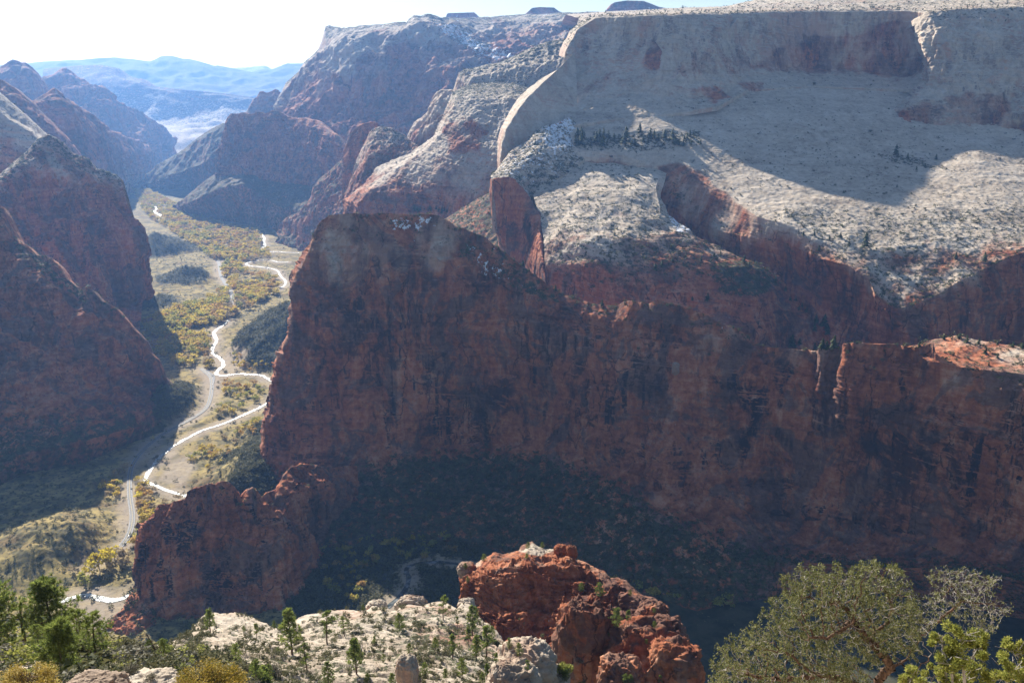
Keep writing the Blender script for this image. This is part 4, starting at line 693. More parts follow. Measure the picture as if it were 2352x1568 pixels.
bat(1545, 1545, 325, (12, 10, 14), 'smooth domed red boulder at the right end of the cluster', seed=5)
bat(1425, 1562, 318, (9, 8, 10), 'low red boulder at the bottom of the cluster', seed=6)
bat(1530, 1468, 365, (9, 8, 10), 'broken red boulder on the crest behind the square topped one', seed=7)
bat(1500, 1420, 395, (8, 7, 8), 'small rounded red knob high on the red fin', seed=8)
bat(1205, 1545, 205, (8, 7, 8.5), 'domed tan boulder with an undercut, bottom centre', red=.2, seed=9)
bat(1180, 1575, 190, (6, 5, 6), 'tan slab lying below the domed tan boulder', red=.15, seed=10)
bat(1262, 1565, 205, (5, 4, 4), 'cream rock just right of the domed tan boulder', red=-.3, seed=11)
bat(935, 1540, 185, (2.6, 2.4, 4.0), 'white rock pillar standing on the cream slope', red=-.4, seed=12, amp=.2)
bat(865, 1394, 326, (4.0, 3, 2.6), 'rounded cream knob on the crest of the cream slope', red=-.1, seed=13)
bat(945, 1392, 330, (6, 4, 4.), 'pinkish dome on the crest of the cream slope', red=.3, seed=14)
bat(1072, 1393, 330, (3.4, 3, 3.4), 'cream knob against the left foot of the red fin', red=.15, seed=15)
bat(225, 1583, 30, (1.15, .8, .5), 'pink sandstone boulder cut by the bottom edge at lower left', red=.55, seed=16)
bat(340, 1585, 60, (2.2, 2, 1.), 'flat cream rock at the bottom left', red=-.4, seed=17)
bat(1312, 1268, 455, (3.2, 2.5, 4), 'small upright knob on the crest of the red fin', red=.9, seed=18)
bat(1289, 1263, 458, (4, 3, 3), 'blocky knob on top of the red fin', red=.7, seed=19)
bat(1072, 1308, 452, (5, 4, 4), 'pale cap block at the left end of the red fin', red=.4, seed=20)
bat(1552, 846, 1312, (5, 4.5, 8.5), 'thin sunlit rock pinnacle standing out from the big red wall', red=.35, seed=21, mat=ROCKN, amp=.5)
VY = (vv[::-1], Yf[::-1])
# ------------------------------------------------------------------ plants
def leaf_mat(name, cols, tr=.25, sc=.5, rough=.7):
    s = NT(name); s.pos = s.n('ShaderNodeNewGeometry'); n = s.pos.outputs['Random Per Island']
    oi = s.n('ShaderNodeObjectInfo').outputs['Random']
    n2 = s.noise((sc, sc, sc), 3, .6); f = s.math('ADD', s.math('MULTIPLY', n, .45), s.math('MULTIPLY', oi, .2)); f = s.math('ADD', f, s.math('MULTIPLY', n2, .35))
    k = len(cols); c = s.ramp(f, [(.32+.36*i/(k-1), cols[i]) for i in range(k)])
    return s.out(c, rough, spec=.15, transl=tr)
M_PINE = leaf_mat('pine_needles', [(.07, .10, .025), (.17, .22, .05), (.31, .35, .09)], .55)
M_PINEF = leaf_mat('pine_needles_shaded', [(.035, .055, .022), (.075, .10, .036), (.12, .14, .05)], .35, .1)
M_SHRUB = leaf_mat('shrub_leaves', [(.06, .07, .03), (.11, .115, .05), (.19, .17, .08)], .3, .12)
M_GOLD = leaf_mat('golden_leaves', [(.16, .15, .03), (.34, .24, .04), (.50, .36, .07), (.60, .50, .22)], .3, 1.5)
M_JUN = leaf_mat('juniper_leaves', [(.16, .18, .04), (.30, .32, .07), (.44, .42, .12)], .5, 1.2)
M_PINY = leaf_mat('grey_green_needles', [(.07, .085, .03), (.135, .145, .05), (.25, .25, .11)], .35, 2.)
M_SAGE = leaf_mat('sage_leaves', [(.12, .115, .085), (.19, .18, .135), (.26, .24, .17)], .15, 1.)
CWC = dict(gold=[(.44, .34, .06), (.68, .54, .12)], orange=[(.40, .24, .08), (.58, .40, .13)], green=[(.27, .27, .06), (.46, .43, .12)], brown=[(.30, .23, .13), (.44, .35, .19)], yellow=[(.46, .36, .03), (.66, .56, .07)])
M_CW = {k: leaf_mat('cottonwood_leaves_'+k, v, .5, .2) for k, v in CWC.items()}
def bark(name, a, b, sc=6):
    s = NT(name); n = s.noise((sc, sc, sc*.25), 5, .7); return s.out(s.ramp(n, [(.35, a), (.65, b)]), .95, n, .05, .8, .1)
M_BARK = bark('bark', (.055, .035, .025), (.16, .11, .085)); M_DEAD = bark('dead_wood', (.22, .20, .18), (.42, .39, .35)); M_BARKR = bark('dark_bark', (.045, .028, .02), (.20, .13, .095), 9)
M_TWIG = bark('purple_twigs', (.14, .09, .09), (.28, .20, .19))
def tube(path, rad, sides=6):
    P = np.array(path, float); n = len(P); T = np.gradient(P, axis=0); T /= np.linalg.norm(T, axis=1)[:, None]+1e-9
    up = np.array([.13, .21, .97]); A = np.cross(T, up); A /= np.linalg.norm(A, axis=1)[:, None]+1e-9; B = np.cross(T, A)
    a = np.linspace(0, 2*math.pi, sides, endpoint=False)
    V = P[:, None]+(A[:, None]*np.cos(a)[None, :, None]+B[:, None]*np.sin(a)[None, :, None])*np.array(rad)[:, None, None]
    i = np.arange(n*sides).reshape(n, sides)
    Fq = np.stack([i[:-1].ravel(), np.roll(i, -1, 1)[:-1].ravel(), np.roll(i, -1, 1)[1:].ravel(), i[1:].ravel()], 1)
    return V.reshape(-1, 3), Fq
class Acc:
    def __init__(s): s.V = []; s.Q = []; s.T = []; s.n = 0
    def add(s, V, Fa):
        (s.Q if Fa.shape[1] == 4 else s.T).append(Fa+s.n); s.V.append(V); s.n += len(V)
    def mesh(s, name, mats, smooth=False):
        fs = [np.concatenate(x) for x in (s.Q, s.T) if x]
        return mkmesh(name, np.concatenate(s.V), fs, mats, smooth)
def tris(C, size, g, thin=.35, dirs=None):
    """one small leaf triangle at every point"""
    n = len(C)
    D = g.normal(size=(n, 3)) if dirs is None else dirs+g.normal(size=(n, 3))*.25
    D /= np.linalg.norm(D, axis=1)[:, None]+1e-9
    E = np.cross(D, g.normal(size=(n, 3))); E /= np.linalg.norm(E, axis=1)[:, None]+1e-9
    sz = (size*g.uniform(.6, 1.3, n))[:, None]
    V = np.stack([C+E*sz*thin, C-E*sz*thin, C+D*sz], 1).reshape(-1, 3)
    return V, np.arange(3*n).reshape(n, 3)
def clumps(g, cs, rs, per, size, thin=.5, shell=.55):
    C = np.repeat(cs, per, 0); r = np.repeat(rs, per)
    d = g.normal(size=C.shape); d /= np.linalg.norm(d, axis=1)[:, None]
    rr = r*(shell+(1-shell)*g.random(len(r)))
    return tris(C+d*rr[:, None], size, g, thin, d*.6)
def far_conifer(seed):
    g = np.random.default_rng(seed); A = Acc(); h = 1.
    for k in range(9):
        t = k/9; z = .14+.82*t; r = (.27*(1-t)**.75+.03)*g.uniform(.75, 1.2)
        n = 9; a = np.sort(g.uniform(0, 6.28, n)); c = np.array([g.normal()*.02, g.normal()*.02, 0])
        tip = np.stack([np.cos(a)*r*g.uniform(.6, 1.2, n), np.sin(a)*r*g.uniform(.6, 1.2, n), z-.05+g.normal(size=n)*.02], 1)+c
        for i in range(n):
            p = tip[i]; w = np.array([-math.sin(a[i]), math.cos(a[i]), 0])*r*.42
            A.add(np.array([p+w*.5, p-w*.5, [c[0], c[1], z+.10]]), np.array([[0, 1, 2]]))
            A.add(np.array([p, [c[0], c[1], z+.02]+w, [c[0], c[1], z+.02]-w]), np.array([[0, 1, 2]]))
    A.add(np.array([[-.015, 0, 0], [.015, 0, 0], [.01, 0, .4], [-.01, 0, .4]]), np.array([[0, 1, 2, 3]])); A.add(np.array([[0, -.015, 0], [0, .015, 0], [0, .01, .4], [0, -.01, .4]]), np.array([[0, 1, 2, 3]]))
    return np.concatenate(A.V), np.concatenate(A.T)
def far_round(seed, n=7, per=16, low=.25, size=.16):
    g = np.random.default_rng(seed)
    cs = np.stack([g.normal(size=n)*.22, g.normal(size=n)*.22, g.uniform(low+.15, .85, n)], 1)
    return clumps(g, cs, g.uniform(.13, .24, n), per, np.full(n*per, size), .55, .6)
def mass(name, pts, hs, protos, mat, label, cat=None, group=None, kind='stuff', wid=1.):
    if len(pts) == 0: return
    g = np.random.default_rng(len(pts)); A = []; Fs = []; off = 0
    sel = g.integers(0, len(protos), len(pts))
    for k, (V, T) in enumerate(protos):
        m = np.where(sel == k)[0]
        if not len(m): continue
        a = g.uniform(0, 6.28, len(m)); c, s_ = np.cos(a)[:, None], np.sin(a)[:, None]; h = hs[m][:, None]; w = h*wid*g.uniform(.85, 1.2, len(m))[:, None]
        X = (V[:, 0]*c-V[:, 1]*s_)*w+pts[m, 0:1]; Y_ = (V[:, 0]*s_+V[:, 1]*c)*w+pts[m, 1:2]; Z = V[:, 2]*h+pts[m, 2:3]
        A.append(np.stack([X, Y_, Z], -1).reshape(-1, 3))
        Fs.append((T[None]+(np.arange(len(m))*len(V))[:, None, None]+off).reshape(-1, 3)); off += len(m)*len(V)
    me = mkmesh(name, np.concatenate(A), [np.concatenate(Fs)], [mat], False)
    return link(name, me, kind=kind, label=label, cat=cat, group=group)
def singles(name, pts, hs, meshes, label, cat, group, wid=1.):
    for i in range(len(pts)):
        o = link(name, meshes[i % len(meshes)], loc=pts[i], label=label, cat=cat, group=group)
        o.scale = (hs[i]*wid, hs[i]*wid, hs[i]); o.rotation_euler = (0, 0, random.uniform(0, 6.28))
dg = bpy.context.evaluated_depsgraph_get(); dg.update()
def ray(u, v, dmin=0.):
    a = (u-CU)/F; b = -(v-CV)/F; d = Vector((a, cp+b*sp, -sp+b*cp)).normalized()
    ok, loc, n, i, ob, m = S.ray_cast(dg, Vector((0, 0, CZ))+d*max(2.5, dmin), d)
    return (np.array(loc), ob.name, np.array(n)) if ok else (None, None, None)
def hpx(P, px):   # height in metres of px overview pixels at P
    return px*proj(P)[2]/F*1.06
# --- far and middle conifers, each traced
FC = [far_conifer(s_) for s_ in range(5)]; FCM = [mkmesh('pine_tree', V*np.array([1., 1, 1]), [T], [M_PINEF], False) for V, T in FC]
crest = [(1818, 798, 34), (1836, 793, 20), (1871, 802, 18), (1888, 801, 28), (1898, 802, 22), (1914, 802, 36), (2111, 797, 17), (2168, 779, 14), (2203, 777, 16), (2220, 785, 18), (2248, 790, 16), (2291, 791, 11), (2326, 797, 16), (2348, 800, 16), (2263, 812, 18), (2291, 822, 14), (2271, 838, 10), (1968, 789, 8), (2061, 793, 7), (1684, 753, 9), (1698, 758, 8),
         (1276, 668, 16), (1383, 703, 18), (1201, 612, 18), (1181, 598, 9), (1146, 573, 9), (1435, 697, 8), (1160, 582, 8), (1215, 622, 10), (1230, 634, 8), (1092, 539, 6), (960, 494, 6), (905, 493, 5), (870, 492, 5), (800, 491, 5)]
ridge = [(1709, 603, 20), (1721, 612, 14), (1781, 646, 16), (1804, 668, 14), (1828, 690, 18), (1843, 705, 18), (1854, 716, 20), (1874, 742, 22), (1893, 752, 34), (1899, 760, 20), (1901, 768, 24), (1870, 760, 20), (1835, 712, 14), (1815, 690, 12), (1520, 612, 16), (1505, 620, 18), (1610, 600, 14), (1575, 590, 12), (1545, 600, 12), (1625, 690, 20), (1590, 690, 12), (1403, 570, 12), (1412, 540, 10), (1380, 545, 8), (1548, 640, 12), (1640, 590, 12), (1655, 585, 12)]
rsl = [(2261, 600, 24), (1988, 568, 36), (2195, 594, 18), (2058, 356, 26), (2085, 362, 12), (2150, 366, 14), (2125, 384, 10), (2105, 390, 10), (1930, 545, 14), (1950, 560, 12), (1905, 550, 12), (1870, 540, 12), (2060, 430, 8), (1845, 540, 12), (1880, 575, 14)]
def traced(lst, label, group, lo=5):
    P = []; H = []
    for (u, v, h) in lst:
        p, n, _ = ray(u, v+1)
        if p is None or 'boulder' in n: continue
        P.append(p-np.array([0, 0, .3])); H.append(hpx(p, h))
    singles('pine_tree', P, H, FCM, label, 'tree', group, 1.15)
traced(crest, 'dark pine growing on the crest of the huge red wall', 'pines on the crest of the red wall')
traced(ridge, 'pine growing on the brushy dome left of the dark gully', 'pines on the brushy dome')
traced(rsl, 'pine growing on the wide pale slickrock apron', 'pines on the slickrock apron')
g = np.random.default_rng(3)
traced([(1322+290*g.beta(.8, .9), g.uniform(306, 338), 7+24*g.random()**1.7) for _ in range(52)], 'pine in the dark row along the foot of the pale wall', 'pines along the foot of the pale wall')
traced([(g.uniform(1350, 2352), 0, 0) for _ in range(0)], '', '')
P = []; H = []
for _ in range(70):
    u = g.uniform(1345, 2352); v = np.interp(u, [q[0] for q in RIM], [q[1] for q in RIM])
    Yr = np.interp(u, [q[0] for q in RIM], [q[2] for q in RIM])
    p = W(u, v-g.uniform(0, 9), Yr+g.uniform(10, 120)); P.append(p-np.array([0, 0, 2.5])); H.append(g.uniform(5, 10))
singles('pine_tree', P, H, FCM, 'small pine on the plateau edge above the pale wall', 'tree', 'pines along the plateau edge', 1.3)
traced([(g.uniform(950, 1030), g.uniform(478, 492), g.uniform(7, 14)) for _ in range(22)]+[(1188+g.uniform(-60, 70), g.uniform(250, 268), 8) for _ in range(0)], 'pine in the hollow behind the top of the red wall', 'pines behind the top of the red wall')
# --- vegetation scattered over the land, by how brushy each surface is
def sample(names, fn, n, seed, near=0, far=9e9, us=(-40, 2400), vs=(-20, 1600), jit=1.):
    g = np.random.default_rng(seed); out = []
    for nm in names:
        for (G, N, A) in PATCH.get(nm, []):
            P = G.reshape(-1, 3); u, v, w = proj(P); n3 = np.abs(N.reshape(-1, 3)[:, 2])
            ok = (u > us[0]) & (u < us[1]) & (v > vs[0]) & (v < vs[1]) & (w > near) & (w < far)
            wt = np.where(ok, fn(A['veg'].ravel(), n3, u, v, P), 0)
            # weight by true surface area of the cell
            e1 = np.linalg.norm(np.gradient(G, axis=0), axis=-1).ravel(); e2 = np.linalg.norm(np.gradient(G, axis=1), axis=-1).ravel()
            iv = np.clip((v/3).astype(int), 0, ZH-1); iu = np.clip((u/3).astype(int), 0, ZW-1)
            vis = w < zbuf[iv, iu]*1.025+4
            wt = wt*e1*e2*vis/(w*w)
            out.append((P, wt))
    P = np.concatenate([o[0] for o in out]); wt = np.concatenate([o[1] for o in out]); m = min(n, int((wt > 0).sum()))
    if m == 0: return np.zeros((0, 3))
    i = g.choice(len(P), m, p=wt/wt.sum(), replace=False)
    Q = P[i].copy(); Q[:, :2] += g.normal(size=(m, 2))*.0
    return Q
def two(name, sname, P, H, protos, meshes, mat, lab, labs, cat, group, wid=1., keep=300):
    w = proj(P)[2]; o = np.argsort(-H/w); P, H = P[o], H[o]
    singles(name, P[:keep], H[:keep], meshes, lab, cat, group, wid)
    mass(sname, P[keep:], H[keep:], protos, mat, labs, wid=wid)
SR = [far_round(s_, 6, 9, 0, .22) for s_ in range(6)]
SR = [(V*np.array([1.4, 1.4, .9]), T) for V, T in SR]
# brush dots on the slickrock and talus of the far side
vegf = lambda a, n, u, v, P: np.clip(a, 0, 1.1)**1.6*sstep(.3, .6, n)
Ps = sample(['slickrock', 'hillside', 'cliff', 'plateau', 'red_wall'], vegf, 7500, 11, 900, 3600)
Hs = np.random.default_rng(1).gamma(3., .75, len(Ps))+1.2
P2 = sample(['canyon_floor'], lambda a, n, u, v, P: np.clip(a, 0, 1)**2*(P[:, 1] < 4300)+.02, 9000, 12, 900, 4500, us=(-20, 1100), vs=(480, 1500))
H2 = np.random.default_rng(2).gamma(3., .8, len(P2))+1.5
w = proj(Ps)[2]; o = np.argsort(-Hs/w)
two('shrub', 'brush', Ps, Hs, SR, [mkmesh('shrub', V, [T], [M_SHRUB], False) for V, T in SR], M_SHRUB, 'dark shrub dotting the slickrock and talus across the canyon', 'dark brush dotting the slickrock and talus', 'shrub', 'shrubs on the slickrock and talus', keep=150)
two('shrub', 'brush', P2, H2, SR, [mkmesh('shrub', V, [T], [M_SHRUB], False) for V, T in SR], M_SHRUB, 'dark shrub on the canyon floor and its low hills', 'grey green brush over the low hills of the canyon floor', 'shrub', 'shrubs on the canyon floor', keep=100)
# --- cottonwoods
TREEG = [([(300, 432), (345, 440), (420, 478), (520, 520), (600, 528), (612, 560), (620, 595), (550, 610), (570, 625), (640, 640), (640, 675), (580, 705), (520, 738), (480, 765), (400, 790), (335, 765), (335, 740), (400, 712), (470, 690), (520, 660), (500, 600), (440, 560), (340, 500)], 2300, (13, 24)),
         ([(335, 765), (480, 765), (488, 850), (430, 845), (350, 815)], 190, (11, 20)), ([(520, 875), (620, 885), (600, 925), (500, 965), (495, 900)], 40, (9, 15)), ([(440, 1040), (600, 960), (600, 1000), (460, 1110), (430, 1080)], 45, (7, 13)), ([(530, 790), (620, 810), (615, 855), (540, 850)], 22, (7, 12)),
         ([(305, 1080), (335, 1110), (420, 1150), (360, 1170), (325, 1215), (312, 1260), (303, 1180)], 40, (8, 15)), ([(230, 1120), (285, 1080), (290, 1130), (250, 1150)], 16, (8, 14)), ([(690, 1180), (800, 1130), (1000, 1180), (1050, 1270), (900, 1300), (820, 1390), (690, 1330)], 150, (7, 12)), ([(330, 345), (420, 300), (525, 262), (520, 290), (430, 335), (395, 352)], 500, (22, 42)),
         ([(1050, 1180), (1600, 1300), (1700, 1400), (1300, 1360)], 130, (8, 14))]
PT = []; HT = []; KT = []; g = np.random.default_rng(77)
for gi, (poly, n, hr) in enumerate(TREEG):
    pa = np.array(poly, float); lo, hi = pa.min(0), pa.max(0); cnt = 0; tries = 0
    while cnt < n and tries < 40:
        tries += 1; m = 4000; u = g.uniform(lo[0], hi[0], m); v = g.uniform(lo[1], hi[1], m)
        # uniform over the ground, not over the picture
        k = polymask(u, v, poly, .5) > .5; u, v = u[k], v[k]
        Yv = np.interp(v, VY[0], VY[1]) if gi != 8 else np.interp(v, [262, 300, 345, 368], [12250, 11480, 10180, 9500]); p = W(u, v, Yv); keep_ = g.random(len(u)) < (Yv/Yv.max())**1.2
        p = p[keep_]
        if not len(p): continue
        cdv = cleardist(p[:, 0], p[:, 1]); cl = fbm(p, 120, 120, 120, 3, 70+gi)
        ok = (cdv > 9) & ((cl > -.12) | (g.random(len(p)) < .15)); p = p[ok][:n-cnt]
        z, hn = ground_z(p[:, 0], p[:, 1])
        if gi == 8: p[:, 2] -= 6; hn = hn*0
        else: p[:, 2] = z-.3
        p = p[hn < 14] if gi != 7 else p
        PT.append(p); HT.append(g.uniform(*hr, len(p))); cnt += len(p)
        t = fbm(p, 160, 160, 160, 2, 90)*1.6+g.normal(size=len(p))*.55
        KT.append(np.where(t < -.5, 'green', np.where(t < .3, 'gold', np.where(t < .8, 'orange', 'brown'))))
for (u, v, h, k) in [(212, 1318, 40, 'yellow'), (228, 1305, 44, 'yellow'), (243, 1296, 42, 'yellow'), (262, 1282, 30, 'yellow'), (196, 1345, 34, 'green'), (318, 1148, 22, 'yellow'), (278, 1290, 34, 'brown'), (290, 1300, 30, 'brown'), (335, 1200, 26, 'gold'), (345, 1190, 24, 'gold'), (312, 1250, 22, 'gold'), (318, 1235, 20, 'green'), (265, 1100, 22, 'brown'), (285, 1085, 24, 'brown'), (350, 1010, 10, 'gold')]:
    p = WF(u, v); PT.append(p[None]); HT.append(np.array([hpx(p, h)*.9])); KT.append(np.array([k]))
PT = np.concatenate(PT); HT = np.concatenate(HT); KT = np.concatenate(KT)
CWP = [far_round(100+s_, 9, 16, .22, .17) for s_ in range(5)]
def withtrunk(V, T):
    t, f = tube([(0, 0, 0), (.01, 0, .3), (.03, .02, .6)], [.025, .02, .008], 4)
    f = np.concatenate([f[:, [0, 1, 2]], f[:, [0, 2, 3]]]); return np.concatenate([V, t]), np.concatenate([T, f+len(V)]), len(T)
order = np.argsort(-HT/proj(PT)[2]); first = np.zeros(len(PT), bool); first[order[:300]] = True
done = np.zeros(len(PT), bool)
LAB = dict(gold='golden autumn cottonwood', orange='rusty orange autumn cottonwood', green='still green cottonwood', brown='brown almost bare cottonwood', yellow='bright yellow cottonwood')
for k in CWC:
    ms = []
    for V, T in CWP:
        V2, T2, nt_ = withtrunk(V, T); ms.append(mkmesh('cottonwood_tree', V2, [T2], [M_CW[k], M_BARK], False, np.where(np.arange(len(T2)) < nt_, 0, 1)))
    mm = [(mkmesh('crown', V, [T], [M_CW[k]], False), mkmesh('trunk', *[(q[0], [np.concatenate([q[1][:, [0, 1, 2]], q[1][:, [0, 2, 3]]])]) for q in [tube([(0, 0, 0), (.01, 0, .3), (.03, .02, .6)], [.025, .02, .008], 5)]][0], [M_BARK], True)) for V, T in CWP]
    for n_, i in enumerate([j for j in order[:45] if KT[j] == k]):
        o = bpy.data.objects.new('cottonwood_tree', None); COL.objects.link(o); o.location = PT[i]; o.scale = (HT[i]*1.05,)*2+(HT[i],); o.rotation_euler = (0, 0, random.uniform(0, 6.28))
        o['label'] = LAB[k]+' on the canyon floor beside the river'; o['category'] = 'tree'; o['group'] = LAB[k]+'s on the canyon floor'
        a, b = mm[n_ % len(mm)]; link('crown', a, parent=o); link('trunk', b, parent=o); first[i] = False; done[i] = True
    m = (KT == k) & first
    singles('cottonwood_tree', PT[m], HT[m], ms, LAB[k]+' on the canyon floor beside the river', 'tree', LAB[k]+'s on the canyon floor', 1.05)
    m = (KT == k) & ~first & ~done
    mass('cottonwood_grove', PT[m], HT[m], CWP, M_CW[k], LAB[k]+' grove along the far river', wid=1.05)
# --- vehicles, tiny on the valley road
def car(u, v, col, label, L=4.6, h=1.5):
    c = WF(u, v)+np.array([0, 0, .85]); P = roads['a'][0]; i = np.argmin(np.hypot(P[:, 0]-c[0], P[:, 1]-c[1])); i = min(max(i, 1), len(P)-2)
    d = P[i+1]-P[i-1]; rz = math.atan2(d[1], d[0]); nrm = np.array([-d[1], d[0], 0])/math.hypot(d[0], d[1])
    c = P[i]+nrm*1.9+np.array([0, 0, .85])
    o = bpy.data.objects.new('car', None); COL.objects.link(o); o.location = c; o.rotation_euler = (0, 0, rz); o['label'] = label; o['category'] = 'car'; o['group'] = 'vehicles on the valley road'
    s = NT('car_paint'); pm = s.out(col, .3, spec=.5); s = NT('car_glass'); gm = s.out((.02, .02, .03), .1, spec=.8); s = NT('tyre_rubber'); tm = s.out((.02, .02, .02), .9)
    prof = [(-L/2, .35), (-L/2, .85), (-L/2+.5, .95), (-L/2+1., h), (L/2-1.7, h), (L/2-1., 1.), (L/2-.1, .85), (L/2, .6), (L/2, .35)]
    V = np.array([(x, y, z) for y in (-.9, .9) for x, z in prof]); n = len(prof)
    fs = [np.array([[i, (i+1) % n, (i+1) % n+n, i+n] for i in range(n)])[:, ::-1], np.array([list(range(n))]), np.array([list(range(2*n-1, n-1, -1))])]
    link('body', mkmesh('body', V, fs, [pm], False), parent=o)
    gV = np.array([(x, y, z) for y in (-.92, .92) for x, z in [(-L/2+.75, 1.02), (-L/2+1.1, h-.08), (L/2-1.75, h-.08), (L/2-1.2, 1.02)]])
    link('window', mkmesh('window', gV, [np.array([[0, 1, 2, 3], [7, 6, 5, 4], [1, 5, 6, 2]])], [gm], False), parent=o)
    for x in (-L/2+.9, L/2-.9):
        for y in (-.85, .85):
            V2, f2 = tube([(x, y-.12, .33), (x, y+.12, .33)], [.33, .33], 10)
            V2 = np.concatenate([V2, [[x, y-.12, .33], [x, y+.12, .33]]]); caps = np.array([[20, (k+1) % 10, k] for k in range(10)]+[[21, 10+k, 10+(k+1) % 10] for k in range(10)])
            link('wheel', mkmesh('wheel', V2, [f2, caps], [tm], False), parent=o)
car(293, 1233, (.75, .75, .76), 'white car on the road beside the lower left hill')
car(484, 885, (.7, .7, .7), 'pale car on the road, uppermost of the two near the river bend')
car(484, 893, (.05, .05, .06), 'dark car on the road, lower of the two near the river bend')
# --- pines of the cream slope: trunk and crown as parts
def pine(seed, nb=26, tufts=7, needles=9, nl=.05, rad=.24, base=.22, lean=.03, nw=.10, tall=1., sparse=1.):
    g = np.random.default_rng(seed); TR = Acc(); CR = Acc()
    z = np.linspace(0, 1, 9); path = np.stack([lean*z+.012*np.sin(z*5+seed), .012*np.cos(z*4+seed), z], 1)
    TR.add(*tube(path, .020*(1-z)**.8+.003, 6)); C = []; D = []
    for k in range(nb):
        t = base+(1-base)*(k+.5)/nb; t = min(.985, t+g.normal()*.01)
        c = np.array([np.interp(t, z, path[:, j]) for j in range(3)])
        q = (t-base)/(1-base); r = rad*(math.sin(min(1, q*1.35+.28)*math.pi*.62)**.8)*(1-q**2.2*.80)*g.uniform(.6, 1.2)
        a = k*2.4+g.normal()*.35; up = g.uniform(-.05, .35)+.5*q
        d = np.array([math.cos(a), math.sin(a), 0]); pts = [c+d*r*s_+np.array([0, 0, r*(up*s_-.15*math.sin(s_*3))]) for s_ in (0, .35, .7, 1.)]
        TR.add(*tube(pts, [.0055, .004, .003, .0015], 4))
        if g.random() > sparse: continue
        for j in range(tufts):
            s_ = 1-.7*g.random()**1.5; p = np.array([np.interp(s_, (0, .35, .7, 1.), [x[m] for x in pts]) for m in range(3)])
            side = g.normal(size=3)*r*.28*(1.2-s_*.4); side[2] = abs(side[2])*.5
            e = p+side; C.append(e); dd = side/(np.linalg.norm(side)+1e-6)*.5+d*.5+np.array([0, 0, .5]); D.append(dd)
            if j % 3 == 0: TR.add(*tube([p, e], [.0022, .0012], 3))
    C = np.array(C); D = np.array(D); N_ = needles; Cn = np.repeat(C, N_, 0)+g.normal(size=(len(C)*N_, 3))*.006
    Dn = np.repeat(D, N_, 0)+g.normal(size=(len(C)*N_, 3))*.75
    CR.add(*tris(Cn, np.full(len(Cn), nl), g, nw, Dn))
    return TR, CR
PV = []
for i, kw in enumerate([dict(rad=.20, base=.25), dict(rad=.24, base=.15), dict(rad=.17, base=.35, sparse=.8), dict(rad=.26, base=.10, nb=30), dict(rad=.2, base=.3, sparse=.55), dict(rad=.30, base=.05, nb=30)]):
    TR, CR = pine(200+i, nb=kw.pop('nb', 28), tufts=12, needles=11, nl=.055, nw=.13, **kw)
    PV.append((TR.mesh('trunk', [M_BARK], True), CR.mesh('crown', [M_PINE])))
def place_pine(p, h, var, label, group=None, wid=1., rz=None, name='pine_tree', cat='tree'):
    o = bpy.data.objects.new(name, None); COL.objects.link(o); o.location = p-np.array([0, 0, .02*h]); o.scale = (h*wid, h*wid, h); o.rotation_euler = (0, 0, random.uniform(0, 6.28) if rz is None else rz)
    o['label'] = label; o['category'] = cat
    if group: o['group'] = group
    a, b = PV[var]; link('trunk', a, parent=o); link('crown', b, parent=o); return o
LONE = [(484, 1452, 57, 0, 'pine on the left hump of the cream slope beside a bare snag'), (670, 1502, 112, 0, 'tallest pine on the cream slope, its crown against the shaded wall'), (752, 1477, 84, 4, 'thin pine at the crest gap right of the tallest slope pine'), (704, 1540, 68, 4, 'sparse half bare pine below the tallest slope pine'), (590, 1467, 38, 2, 'small thin pine on the left hump of the cream slope'), (543, 1522, 48, 3, 'bushy young pine above the gold leaved shrub'), (382, 1516, 54, 5, 'cone shaped young pine where the left ledge meets the slope'), (343, 1502, 34, 5, 'low bushy pine left of the cone shaped one'),
        (818, 1547, 88, 0, 'pine left of the white rock pillar'), (1086, 1457, 70, 1, 'dark pine at the left foot of the red fin'), (1118, 1510, 78, 2, 'tall narrow pine in the group below the red fin'), (1018, 1422, 60, 4, 'sparse pine on the pinkish crest of the slope'), (918, 1447, 42, 3, 'bushy pine on the slope below the cream knob'), (1415, 1440, 48, 3, 'dark pine in the notch above the boulder cluster, left of two'), (1443, 1434, 36, 2, 'slimmer pine in the notch above the boulder cluster, right of two')]
for (u, v, h, var, lab) in LONE:
    p, n, _ = ray(u, v)
    if p is not None: place_pine(p, hpx(p, h), var, lab)
GRP = [(630, 1445, 22, 1), (590, 1572, 62, 3), (755, 1580, 64, 1), (791, 1460, 48, 4), (834, 1402, 16, 3), (1094, 1514, 60, 0), (1041, 1514, 62, 2), (1061, 1554, 44, 3), (1170, 1490, 28, 1), (1193, 1504, 30, 5), (1118, 1560, 40, 0), (1108, 1572, 30, 1), (975, 1554, 36, 5), (1211, 1544, 34, 4), (901, 1574, 32, 3), (844, 1572, 28, 1), (1024, 1562, 30, 0), (800, 1440, 20, 3), (620, 1560, 38, 1), (437, 1445, 16, 5), (1000, 1490, 30, 1), (1075, 1480, 40, 2), (1130, 1470, 34, 1), (1140, 1530, 34, 2), (940, 1500, 24, 5), (1050, 1440, 26, 2), (560, 1450, 14, 5), (480, 1500, 20, 5), (640, 1500, 16, 5), (690, 1470, 18, 1), (860, 1480, 22, 1), (880, 1520, 20, 5)]
for (u, v, h, var) in GRP:
    p, n, _ = ray(u, v)
    if p is not None: place_pine(p, hpx(p, h), var, 'small pine scattered on the cream foreground slope', 'small pines on the cream slope')
